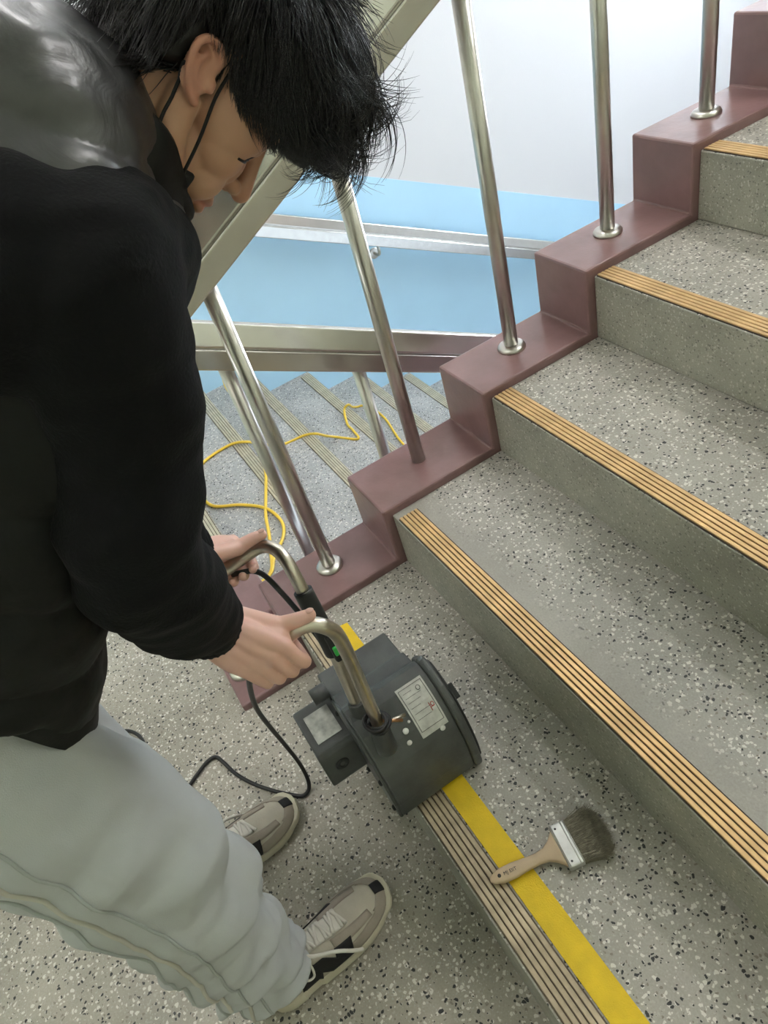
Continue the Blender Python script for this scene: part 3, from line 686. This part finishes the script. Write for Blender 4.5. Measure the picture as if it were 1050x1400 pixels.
# eyelash lines, eyebrows
NAIL = simple('nail', (.66, .40, .33), rough=.3)
for sg in (-1, 1):
    pts = [snap(bbvh, hp(sg*(.049-.030*t), -.014+.024*t-.008*math.sin(math.pi*t), .062+.030*t), .0006) for t in [i/10 for i in range(11)]]
    lo_ = MB().tube(pts, [.0008+.0011*math.sin(math.pi*min(1, .15+i/10*.85)) for i in range(11)], n=6).build('eyelashes', HAIR, bo)
    pts = [snap(bbvh, hp(sg*(.052-.036*t), .026+.006*math.sin(2.4*t), .07+.02*t), .0008) for t in [i/10 for i in range(11)]]
    MB().tube(pts, [.0012+.0022*math.sin(math.pi*min(1, .12+i/10*.8)) for i in range(11)], n=6).build('eyebrow', HAIR, bo)
for (p, d, u_) in (nailR, nailL):
    q = snap(bbvh, p, -.0006); nn = u_; sd = d.cross(nn).normalized()
    s = MB(); s.ellipsoid(q, (.0052, .0066, .0016), rot=Matrix((sd, d, sd.cross(d))).transposed(), nu=16, nv=8); s.build('thumbnail', NAIL, bo)

# ---------------- hair
hc = MB()
def hell(c, r): hc.ellipsoid(hp(*c), r, rot=HM, nu=28, nv=20)
hell((0, .072, -.012), (.079, .078, .098)); hell((0, .020, -.040), (.074, .062, .066)); hell((0, .098, .030), (.074, .066, .080)); hell((0, -.008, -.048), (.060, .046, .040))
for sg in (-1, 1): hell((sg*.057, .048, .034), (.020, .044, .046)); hell((sg*.058, .020, -.045), (.020, .050, .035))
hell((0, .102, .075), (.064, .055, .062)); hell((.01, .098, .110), (.046, .042, .038))
cap = remesh(hc, .005, 4)
cc = get_co(cap); cn = get_no(cap); set_co(cap, cc + cn*(vnoise(cc, 45)*.004)[:, None])
capbvh = bvh_of(cap)
strands = MB(); sv = []; sf = []
grav = Vector((0, 0, -1))
whorl = Vector((0, .125, -.05))
NCL = 760; PER = 15
def hair_ok(s, u, f):
    if f > .045 and u < .060: return False
    if -.035 < f < .012 and abs(s) > .05 and u < .024: return False
    if f >= .012 and u < .020+.5*(f-.012): return False
    if u < -.052: return False
    return True
ncl = 0; tries = 0
vbuf = []; fbuf = []
def add_strand(pts, r):
    o = len(vbuf); n = len(pts)
    for i, p in enumerate(pts):
        t = (pts[min(i+1, n-1)]-pts[max(i-1, 0)])
        t.normalize(); a = t.orthogonal().normalized(); b_ = t.cross(a); rr = r*(1-.85*(i/(n-1))**2)
        for k in range(3):
            an_ = 2.094*k; vbuf.append(p + a*(math.cos(an_)*rr)+b_*(math.sin(an_)*rr))
    for i in range(n-1):
        for k in range(3): fbuf.append((o+i*3+k, o+i*3+(k+1) % 3, o+(i+1)*3+(k+1) % 3, o+(i+1)*3+k))
while ncl < NCL and tries < 9000:
    tries += 1
    d3 = Vector((random.gauss(0, 1), random.gauss(0, 1), random.gauss(0, 1))).normalized()
    if d3.x < -.5 and random.random() < .6: continue
    h0 = Vector((d3.x*.076, .052+d3.y*.078, -.005+d3.z*.095))
    if not hair_ok(*h0): continue
    root = hp(*h0); q, nn, _, _ = capbvh.find_nearest(root)
    ncl += 1
    front = max(0.0, min(1.0, (h0.z-.0)/.06)) * max(0, min(1, (h0.y-.03)/.04)); nape = max(0, min(1, (.03-h0.y)/.06))
    fl = h0-whorl; fl = (HS*fl.x+HU*fl.y+HF*fl.z); fl = (fl-nn*fl.dot(nn))
    fl = fl.normalized() if fl.length > 1e-4 else HF.copy()
    length = .078+.045*front+random.uniform(-.012, .022); length *= (1-.5*nape)
    curl = .25+1.5*front*random.random(); ph = 0; cax = (HS*(-1 if random.random() < .7 else 1)+HU*random.uniform(-.4, .4)+HF*random.uniform(-.2, .2)).normalized()
    for j in range(PER):
        p = q - nn*.002 + Vector((random.gauss(0, .0035), random.gauss(0, .0035), random.gauss(0, .0035)))
        v = (fl*.9+nn*random.uniform(.04, .26)+Vector((random.gauss(0, .09), random.gauss(0, .09), random.gauss(0, .09)))).normalized()
        n = 8; st = length*random.uniform(.75, 1.12)/n; pts = [p.copy()]
        cs = curl*random.uniform(.6, 1.3)
        for i in range(n):
            g = .10+.30*front*(i/n)
            v = (v*.86 + fl*.08*(1-front) + grav*g).normalized()
            if i > 3: v = (Matrix.Rotation(cs*(.22+.10*(i-3)), 3, cax) @ v)
            p = p + v*st
            cq, cnn, _, dist = capbvh.find_nearest(p)
            if cq is not None and (p-cq).dot(cnn) < .0012: p = cq + cnn*(.0012+random.random()*.003); v = (v-cnn*min(0, v.dot(cnn))).normalized()
            hs_, hu_, hf_ = hcoord(p)
            if len(pts) >= 3 and ((hu_ < .002 and .012 < hf_ < .075) or (hf_ >= .075 and hu_ < .004+.75*(hf_-.075) and hu_ < .06) or hf_ > .165): break
            if len(pts) >= 2 and abs(hs_) > .066 and -.040 < hf_ < .004 and -.04 < hu_ < .012: break
            pts.append(p.copy())
        if len(pts) > 2: add_strand(pts, .00062)
# long loose curls at the fringe
for k in range(80):
    s0 = random.uniform(-.05, .065); root = hp(s0, .125+random.uniform(-.05, .016), .105+random.uniform(-.02, .03))
    base_v = (HF*.9+HU*random.uniform(.05, .75)+HS*random.uniform(-.15, .35)).normalized(); cax = (HS+HU*random.gauss(0, .25)).normalized()*(1 if random.random() < .75 else -1)
    L_ = random.uniform(.05, .10); kr = random.uniform(25, 70)
    for j in range(7):
        p = root + Vector((random.gauss(0, .003), random.gauss(0, .003), random.gauss(0, .003))); v = (base_v+Vector((random.gauss(0, .07), random.gauss(0, .07), random.gauss(0, .07)))).normalized(); pts = [p.copy()]; n = 12; st = L_/n*random.uniform(.85, 1.1)
        for i in range(n):
            v = Matrix.Rotation(-kr*st*.75, 3, cax) @ v
            v = (v+grav*.05).normalized(); p = p+v*st; pts.append(p.copy())
        add_strand(pts, .00055)
o0 = len(cap.vertices)
allv = [v.co.copy() for v in cap.vertices] + vbuf; allf = [tuple(p.vertices) for p in cap.polygons] + [tuple(i+o0 for i in f_) for f_ in fbuf]
hme = bpy.data.meshes.new('hair'); hme.from_pydata(allv, [], allf); hme.polygons.foreach_set('use_smooth', [True]*len(hme.polygons)); hme.update()
ho_ = obj_from(hme, 'hair', HAIR, person); ho_['label'] = 'short wavy black hair falling over the forehead'

# ---------------- face mask pulled under the chin
MASK = simple('black_mask_cloth', (.013, .013, .014), rough=.8, bump=.4, bscale=150)
mk = MB()
rows = []
for i in range(15):
    t = i/14; a = math.pi*(t-.5)*1.15
    s = .061*math.sin(a); f_ = .024+.068*math.cos(a); u = -.088-.006*math.cos(a)
    c = hp(s, u, f_); nr = (HS*math.sin(a)+HF*math.cos(a)).normalized(); w_ = .018+.008*math.cos(a); tk = .008+.003*math.sin(9*t)
    rows.append([c + HU*(w_*.75*math.cos(q)) + nr*(tk*math.sin(q)+.004*math.cos(3*q+5*t)) for q in [2*math.pi*k/18 for k in range(18)]])
mk.loft(rows); mko = mk.build('face_mask', MASK, person)
q = MB(); q.add([hp(.056, -.070, .032), hp(.064, -.074, .034), hp(.062, -.098, .040), hp(.050, -.098, .036), hp(.054, -.058, .056), hp(.059, -.062, .058), hp(.055, -.090, .066), hp(.048, -.088, .060)],
      [(0, 1, 2, 3), (4, 7, 6, 5), (0, 4, 5, 1), (1, 5, 6, 2), (2, 6, 7, 3), (3, 7, 4, 0)]); q.build('mask_pleat', MASK, mko, bevel=.004)
for pts in ([(.0755, .016, .004), (.0745, -.007, .012), (.0695, -.040, .031), (.0625, -.072, .047)], [(.078, -.012, -.024), (.073, -.034, -.013), (.067, -.055, .000), (.063, -.078, .016), (.060, -.086, .030)]):
    for sg in (-1, 1):
        P = catmull([hp(sg*a_, b_, c_) for a_, b_, c_ in pts], 5); P = [(lambda q_: p if (p-q_[0]).dot(q_[1]) > .0014 else q_[0]+q_[1]*.0014)(bbvh.find_nearest(p)) for p in P]
        MB().tube(P, .0017, n=7).build('ear_loop', MASK, mko)

# ---------------- clothing helper: torso rings along the leaning axis
AX0 = Vector((.460, -.460, .815)); AX1 = Vector((.451, -.025, 1.345))
def torso_ring(t, hw, hd_, n=40, bend=.03, p=2.4, lift=0.0):
    c = AX0.lerp(AX1, t) + Vector((0, -bend*math.sin(math.pi*t), bend*math.sin(math.pi*t)))
    d = (AX1-AX0).normalized(); sx = Vector((1, 0, 0)); fr_ = sx.cross(d)*-1
    out = []
    for k in range(n):
        a = 2*math.pi*k/n; ca, sa = math.cos(a), math.sin(a)
        ex = 2/p
        out.append(c + d*(lift*(1-sa)) + sx*(hw*math.copysign(abs(ca)**ex, ca)) + fr_*(hd_*math.copysign(abs(sa)**ex, sa)))
    return out
FLEECE = simple('black_fleece', (.006, .006, .0068), rough=.92, spec=.15, bump=.5, bscale=260)
b = FLEECE.node_tree.nodes['Principled BSDF']; b.inputs['Sheen Weight'].default_value = .02; b.inputs['Sheen Roughness'].default_value = .5
# sweatshirt
sw_ = MB(); sw_.loft([torso_ring(t, hw, hd_) for t, hw, hd_ in ((.0, .165, .110), (.3, .165, .115), (.65, .175, .120), (.9, .15, .10), (1.0, .08, .07))])
for sg in (-1, 1):
    s_, e_, w_ = SH[sg], EL[sg], WRI[sg]
    chain(sw_, [Vector((.451+sg*.06, -.03, 1.28)), s_, s_.lerp(e_, .5)+Vector((0, .012, 0)), e_, e_.lerp(w_, .45)+Vector((sg*.004, -.006, 0)), e_.lerp(w_, .86), e_.lerp(w_, 1.0)], [.085, .080, .074, .071, .066, .053, .041], n=26, sub=6)
sw_.ellipsoid(SH[1]+Vector((-.004, -.050, .012)), (.074, .105, .092), nu=28, nv=18)
sme = remesh(sw_, .0055, 6)
co = get_co(sme); no = get_no(sme)
f1 = vnoise(co, (9, 9, 16)); f2 = vnoise(co, (22, 22, 40), 5.0)
set_co(sme, co+no*(f1*.010+f2*.004)[:, None])
so = obj_from(sme, 'sweatshirt', FLEECE, person)
# ribbed cuffs and wrist band
for sg in (-1, 1):
    e_, w_ = EL[sg], WRI[sg]; d = (w_-e_).normalized(); a_, b_, _ = frame_along(d); rings = []
    for t, r in ((-.030, .044), (-.022, .0465), (-.005, .0445), (.006, .0415), (.009, .037), (.004, .034), (-.02, .032)):
        c = w_ + d*t; rings.append([c + (a_*math.cos(q)+b_*math.sin(q))*(r+.0008*math.cos(30*q)) for q in [2*math.pi*k/90 for k in range(90)]])
    MB().loft(rings).build('cuff', FLEECE, so)
d = (WRI[1]-EL[1]).normalized()
BAND = simple('black_wrist_band', (.01, .01, .011), rough=.5)
MB().lathe(WRI[1]+d*.007, d, [(0, .033), (.001, .036), (.011, .036), (.012, .033)], n=30).build('wrist_band', BAND, person)

# vest: quilted, glossy over the shoulders
VEST, nt, b, N, L = new_mat('glossy_black_puffer_shell')
b.inputs['Base Color'].default_value = (.022, .0215, .023, 1); b.inputs['Roughness'].default_value = .38; b.inputs['Specular IOR Level'].default_value = .9; b.inputs['Coat Weight'].default_value = .25; b.inputs['Coat Roughness'].default_value = .2
tcn = N.new('ShaderNodeTexCoord'); nz = N.new('ShaderNodeTexNoise'); nz.inputs['Scale'].default_value = 22; nz.inputs['Detail'].default_value = 4; nz.inputs['Distortion'].default_value = 1.2; L.new(tcn.outputs['Object'], nz.inputs['Vector'])
bpn = N.new('ShaderNodeBump'); bpn.inputs['Strength'].default_value = .35; bpn.inputs['Distance'].default_value = .006; L.new(nz.outputs['Fac'], bpn.inputs['Height']); L.new(bpn.outputs['Normal'], b.inputs['Normal'])
VEST_MATTE = simple('matte_black_vest_shell', (.0075, .0078, .007), rough=.6, spec=.25, bump=.4, bscale=70)
vs_ = MB(); vs_.loft([torso_ring(t, hw, hd_) for t, hw, hd_ in ((.24, .196, .152), (.35, .200, .152), (.55, .203, .150), (.78, .196, .145), (.92, .170, .128), (1.0, .125, .105), (1.05, .09, .08))] )
vs_.loft([torso_ring(t, hw, hd_, lift=lf) for t, hw, hd_, lf in ((.095, .180, .144, .118), (.115, .185, .149, .110), (.16, .190, .151, .085), (.28, .197, .152, .02))])
vs_.ellipsoid((.460, -.045, 1.392), (.148, .118, .122), nu=28, nv=18)
for sg in (-1, 1):
    vs_.ellipsoid(SH[sg]+Vector((-sg*.066, -.002, .046)), (.082, .098, .074), nu=24, nv=16)
vme = remesh(vs_, .006, 6)
co = get_co(vme); no = get_no(vme); d = np.array((AX1-AX0).normalized()); tt = (co-np.array(AX0)) @ d
quilt = np.abs(np.sin(tt*math.pi/.105)); f1 = vnoise(co, 14); f2 = vnoise(co, (34, 34, 34), 3.)
band = np.clip((tt-.075)/.02, 0, 1)
set_co(vme, co+no*(band*(quilt**.6-.6)*.011+f1*.006+f2*.003)[:, None])
vo = obj_from(vme, 'puffer_vest', VEST, person); vme.materials.append(VEST_MATTE)
cen = np.array([p.center for p in vme.polygons]); tp = (cen-np.array(AX0)) @ d
vme.polygons.foreach_set('material_index', (tp < .60).astype(np.int32))
# hem band
rings = []
for t, k in ((.072, .955), (.070, .985), (.095, .995), (.125, .995), (.145, .985), (.148, .955)):
    rings.append(torso_ring(t, .189*k, .149*k, n=80, lift=.118))
MB().loft(rings).build('hem_band', VEST_MATTE, vo)
# collar standing round the neck
ncx = Vector((.451, .034, 1.386)); nd = Vector((0, .965, .26)).normalized(); na = Vector((1, 0, 0)); nb = nd.cross(na)
rows = []
for i in range(48):
    a = 2*math.pi*i/48; dirv = na*math.cos(a)+nb*math.sin(a)
    fr_ = max(0, -dirv.z)        # lower side, under the chin
    R_ = .090+.010*fr_+.003*math.sin(7*a); c = ncx + dirv*R_ - nd*.020 + nd*(.012*math.cos(a*2)) + nd*.010*fr_
    hh = .034+.003*math.sin(3*a); tk = .0135
    rows.append([c + nd*(hh*math.cos(q)) + dirv*((tk+.003*math.cos(4*q))*math.sin(q) - .010*math.cos(q)) for q in [2*math.pi*k/16 for k in range(16)]])
cb = MB(); n = 16
vsx = [v for r in rows for v in r]; fsx = [(i*n+k, i*n+(k+1) % n, ((i+1) % 48)*n+(k+1) % n, ((i+1) % 48)*n+k) for i in range(48) for k in range(n)]
cb.add(vsx, fsx, 0, True); cb.build('collar', VEST_MATTE, vo)

# ---------------- trousers
PANTS = simple('pale_sage_sweatpants', (.53, .55, .555), rough=.95, spec=.1, bump=.25, bscale=700, var=.05, vscale=12)
PIPE1 = simple('beige_piping', (.56, .54, .48), rough=.9); PIPE2 = simple('green_grey_piping', (.43, .46, .45), rough=.9)
tr = MB()
def leg_pts(sg):
    return [HIP[sg]+Vector((sg*.005, 0, .05)), HIP[sg].lerp(KN[sg], .35)+Vector((sg*.012, .006, 0)), HIP[sg].lerp(KN[sg], .75)+Vector((sg*.012, .010, 0)), KN[sg]+Vector((sg*.010, .004, 0)), KN[sg].lerp(AN[sg], .4)+Vector((sg*.008, -.010, 0)), KN[sg].lerp(AN[sg], .8)+Vector((sg*.004, -.012, 0)), AN[sg]+Vector((0, -.008, -.018))]
LEGR = [.116, .119, .112, .104, .095, .086, .078]
tr.ellipsoid(PEL+Vector((0, -.005, .0)), (.178, .135, .150), nu=32, nv=20)
for sg in (-1, 1):
    chain(tr, leg_pts(sg)[:-1] + [leg_pts(sg)[-1]+Vector((0, 0, .03))], LEGR, n=30, sub=6)
tme = remesh(tr, .006, 7)
co = get_co(tme); no = get_no(tme)
f1 = vnoise(co, (8, 8, 15)); f2 = vnoise(co, (17, 17, 34), 9.)
low_ = np.clip((.62-co[:, 2])/.3, 0, 1)
wave = np.sin(co[:, 2]*58+co[:, 1]*34*np.sin(co[:, 0]*9)+f1*4)*np.clip((.55-co[:, 2])/.35, 0, 1)
disp = f1*.017+f2*.009*(.4+low_)+wave*.011
co2 = co+no*disp[:, None]
co2[:, 2] = np.maximum(co2[:, 2], .050+.012*vnoise(co, 12, 2.))
set_co(tme, co2)
to_ = obj_from(tme, 'sweatpants', PANTS, person)
tb = bvh_of(tme)
# side-seam piping, three lines down the outside of each leg
for sg in (-1, 1):
    P = catmull(leg_pts(sg), 10)
    for off, mat_, r in ((-.35, PIPE1, .0034), (-.62, PIPE2, .0028), (-.05, PIPE2, .0024)):
        line = []
        for i, c in enumerate(P[4:-6]):
            a = off; dirv = Vector((sg*math.cos(a), math.sin(a)*1.0, 0)); h, nn, _, _ = tb.ray_cast(c+dirv*.4, -dirv, .5)
            if h is not None: line.append(h+nn*.0006)
        for _ in range(3): line = [line[0]]+[(line[i-1]+line[i]*2+line[i+1])/4 for i in range(1, len(line)-1)]+[line[-1]]
        line = [snap(tb, p_, .0008) for p_ in line]
        if len(line) > 4: MB().tube(line, r, n=7).build('side_piping', mat_, to_)

# ---------------- sneakers
SUEDE = simple('beige_suede_upper', (.50, .46, .38), rough=.85, var=.10, vscale=30, bump=.3, bscale=300)
OVER = simple('taupe_suede_overlay', (.36, .315, .26), rough=.9, var=.1, vscale=40, bump=.3, bscale=300)
CREAM = simple('cream_rubber_sole', (.58, .54, .42), rough=.55, var=.1, vscale=25)
LACE = simple('off_white_lace', (.66, .63, .57), rough=.9)
NBLK = simple('black_side_emblem', (.012, .012, .014), rough=.7)
SEC = [(0, .014, .060), (.010, .026, .076), (.030, .034, .088), (.060, .037, .092), (.090, .038, .090), (.120, .0405, .082), (.150, .044, .072), (.180, .0475, .062), (.210, .0485, .054), (.240, .044, .047), (.260, .037, .042), (.272, .0305, .038), (.280, .022, .033), (.286, .011, .027)]
def sec_at(y):
    for (a, b_) in zip(SEC, SEC[1:]):
        if a[0] <= y <= b_[0]:
            t = (y-a[0])/(b_[0]-a[0]); return (a[1]+(b_[1]-a[1])*t)*1.13, (a[2]+(b_[2]-a[2])*t)*1.12
    return SEC[-1][1]*1.13, SEC[-1][2]*1.12
def curve_x(y, sg): return -sg*.010*math.sin(max(0, y-.10)/.18*math.pi/2)**2+ (sg*.004 if y > .1 else 0)   # big-toe side
def sneaker(sg, heel, toe, lab):
    H0 = Vector(heel); d = (Vector(toe)-H0); d.z = 0; d.normalize(); rx = Vector((d.y, -d.x, 0))
    M = Matrix(((rx.x, d.x, 0, H0.x), (rx.y, d.y, 0, H0.y), (0, 0, 1, H0.z), (0, 0, 0, 1)))
    root = bpy.data.objects.new('sneaker', None)
    def W(x, y, z): return M @ Vector((x+curve_x(y, sg), y, z))
    # upper
    rows = []
    for i in range(45):
        y = .286*i/44; hw, hz = sec_at(y); z0 = .022; r = []
        for k in range(28):
            a = 2*math.pi*k/28; ca, sa = math.cos(a), math.sin(a)
            if sa >= 0: x = hw*math.copysign(abs(ca)**.75, ca)*(1-.18*sa); z = z0+(hz-z0)*abs(sa)**.8
            else: x = hw*math.copysign(abs(ca)**.6, ca); z = z0+sa*.004
            r.append(W(x, y, z))
        rows.append(r)
    um = MB().loft(rows); uo = um.build('upper', SUEDE, person); ubv = bvh_of(uo.data)
    # sole with rocker and flared heel
    rows = []
    for i in range(37):
        y = -.008+.302*i/36; hw, _ = sec_at(min(max(y, .004), .282)); hw = hw+.0025+.003*(1 if y < .06 else 0); lift = .016*max(0, (y-.20)/.09)**2+.010*max(0, (.03-y)/.04)**2; top = .030+.010*max(0, (.05-y)/.06)+.004*math.sin(y*25)
        if y < .004: hw *= .75
        if y > .260: hw = (.037*1.13+.0025)*math.sqrt(max(.01, 1-((y-.260)/.0345)**2))
        r = []
        for x, z in ((-hw*.90, lift), (hw*.90, lift), (hw, lift+.008), (hw*1.02, lift+.018), (hw*.97, max(top, lift+.022)), (-hw*.97, max(top, lift+.022)), (-hw*1.02, lift+.018), (-hw, lift+.008)): r.append(W(x, y, z))
        rows.append(r)
    sole = MB().loft(rows, smooth=False).build('sole', CREAM, uo, bevel=.0025)
    def patch(poly_fn, nu, nv, off, mat, name, thick=.0016):
        """surface patch: poly_fn(u,v) -> (x,y,z) guess in shoe space, snapped on to the upper"""
        g = []
        for i in range(nu+1):
            for j in range(nv+1):
                q_, nn, _, _ = ubv.find_nearest(W(*poly_fn(i/nu, j/nv))); g.append((q_+nn*off, q_+nn*(off-thick)))
        m_ = MB(); nvx = nv+1; top_ = [a for a, _ in g]; bot = [b_ for _, b_ in g]; N_ = len(g)
        fs = []
        for i in range(nu):
            for j in range(nv):
                a = i*nvx+j; fs.append((a, a+1, a+nvx+1, a+nvx)); fs.append((N_+a, N_+a+nvx, N_+a+nvx+1, N_+a+1))
        for i in range(nu):
            for a, b_ in ((i*nvx, (i+1)*nvx), (i*nvx+nv, (i+1)*nvx+nv)): fs.append((a, b_, N_+b_, N_+a))
        for j in range(nv):
            for a, b_ in ((j, j+1), (nu*nvx+j, nu*nvx+j+1)): fs.append((a, b_, N_+b_, N_+a))
        m_.add(top_+bot, fs, 0, True); return m_.build(name, mat, uo)
    # toe guard wrapping from one side round the toe to the other
    def guard(u, v):
        t = (u-.5)*2; y = .300-.125*abs(t)**1.6; hw, hz = sec_at(min(y, .284)); zt = .030+v*(.020+.006*(1-abs(t)))
        x = math.copysign(hw*(1.0 if abs(t) > .35 else abs(t)/.35), t); y2 = y-(.012*v if abs(t) < .5 else .0); return (x*(1-.12*v), y2-.006*v, zt)
    patch(guard, 30, 5, .0022, OVER, 'toe_guard')
    def vamp(sd):
        def fn(u, v):
            y = .150+.085*u; hw, hz = sec_at(y); return (sd*(hw*(.42+.16*v+.18*(1-u)*v)), y, hz-.004-.012*v)
        return fn
    for sd in (-1, 1): patch(vamp(sd), 12, 3, .0018, OVER, 'vamp_stripe')
    def heelp(u, v):
        a = (u-.5)*math.pi*1.1; y = .030-.036*math.cos(a); return (math.sin(a)*.040, y, .036+v*.042)
    patch(heelp, 16, 5, .0020, SUEDE, 'heel_counter')
    def tip(u, v): return ((u-.5)*.024, .266+.018*v, .054-.020*v)
    patch(tip, 6, 5, .0036, NBLK, 'toe_tip')
    # side emblem: letter N leaning forward on both sides
    for sd in (-1, 1):
        def NB(u0, v0, u1, v1, wd):
            def fn(u, v):
                uu = u0+(u1-u0)*v+(u-.5)*wd; vv = v0+(v1-v0)*v; y = .060+.112*uu+.016*vv
                hw, hz = sec_at(y); return (sd*(hw+.004-.010*vv), y, .032+(.050-.010*uu)*vv)
            return fn
        patch(NB(.19, 0, .19, 1, .38), 6, 8, .0024, NBLK, 'side_emblem'); patch(NB(.25, 1, .75, 0, .36), 6, 8, .0026, NBLK, 'side_emblem'); patch(NB(.83, 0, .83, 1, .34), 6, 8, .0024, NBLK, 'side_emblem')
    # tongue and laces
    def tong(u, v):
        y = .080+.105*u; hw, hz = sec_at(y); return ((v-.5)*.040, y, hz+.004)
    patch(tong, 12, 6, .0040, LACE, 'tongue', .003)
    for k in range(6):
        y0 = .095+.017*k; y1 = y0+.013; pts = []
        for i in range(9):
            t = i/8; y = y0+(y1-y0)*t; hw, hz = sec_at(y); x = (t-.5)*2*(.021); q_, nn, _, _ = ubv.find_nearest(W(x*(1 if k % 2 else -1), y, hz+.01)); pts.append(q_+nn*(.0062))
        MB().tube(pts, .0036, n=7).build('lace', LACE, uo)
        pts2 = []
        for i in range(9):
            t = i/8; y = y0+.004; hw, hz = sec_at(y); q_, nn, _, _ = ubv.find_nearest(W((t-.5)*2*.021, y, hz+.01)); pts2.append(q_+nn*.0055)
        MB().tube(pts2, .0032, n=7).build('lace', LACE, uo)
    # bow: a loop and a loose end hanging over the outer side
    b0 = W(sg*.006, .094, .100)
    MB().tube(catmull([b0, W(sg*.028, .108, .104), W(sg*.046, .150, .078), W(sg*.056, .172, .052), W(sg*.060, .188, .030)], 6), .0036, n=7).build('lace_end', LACE, uo)
    MB().tube(catmull([b0, W(sg*.030, .086, .098), W(sg*.046, .080, .072), W(sg*.046, .094, .062), W(sg*.034, .100, .084), b0], 6), .0024, n=7).build('lace_loop', LACE, uo)
    MB().tube(catmull([b0, W(-sg*.025, .100, .098), W(-sg*.040, .112, .082), W(-sg*.034, .096, .080), b0], 6), .0024, n=7).build('lace_loop', LACE, uo)
    uo.name = 'sneaker'; uo['label'] = lab
    bpy.data.objects.remove(root)
sneaker(1, (.634, -.412, .0), (.596, -.110, .0), 'beige suede sneaker with a black side emblem on the foot beside the brush')
sneaker(-1, (.372, -.492, .0), (.308, -.205, .0), 'beige suede sneaker on the foot beside the black cable')
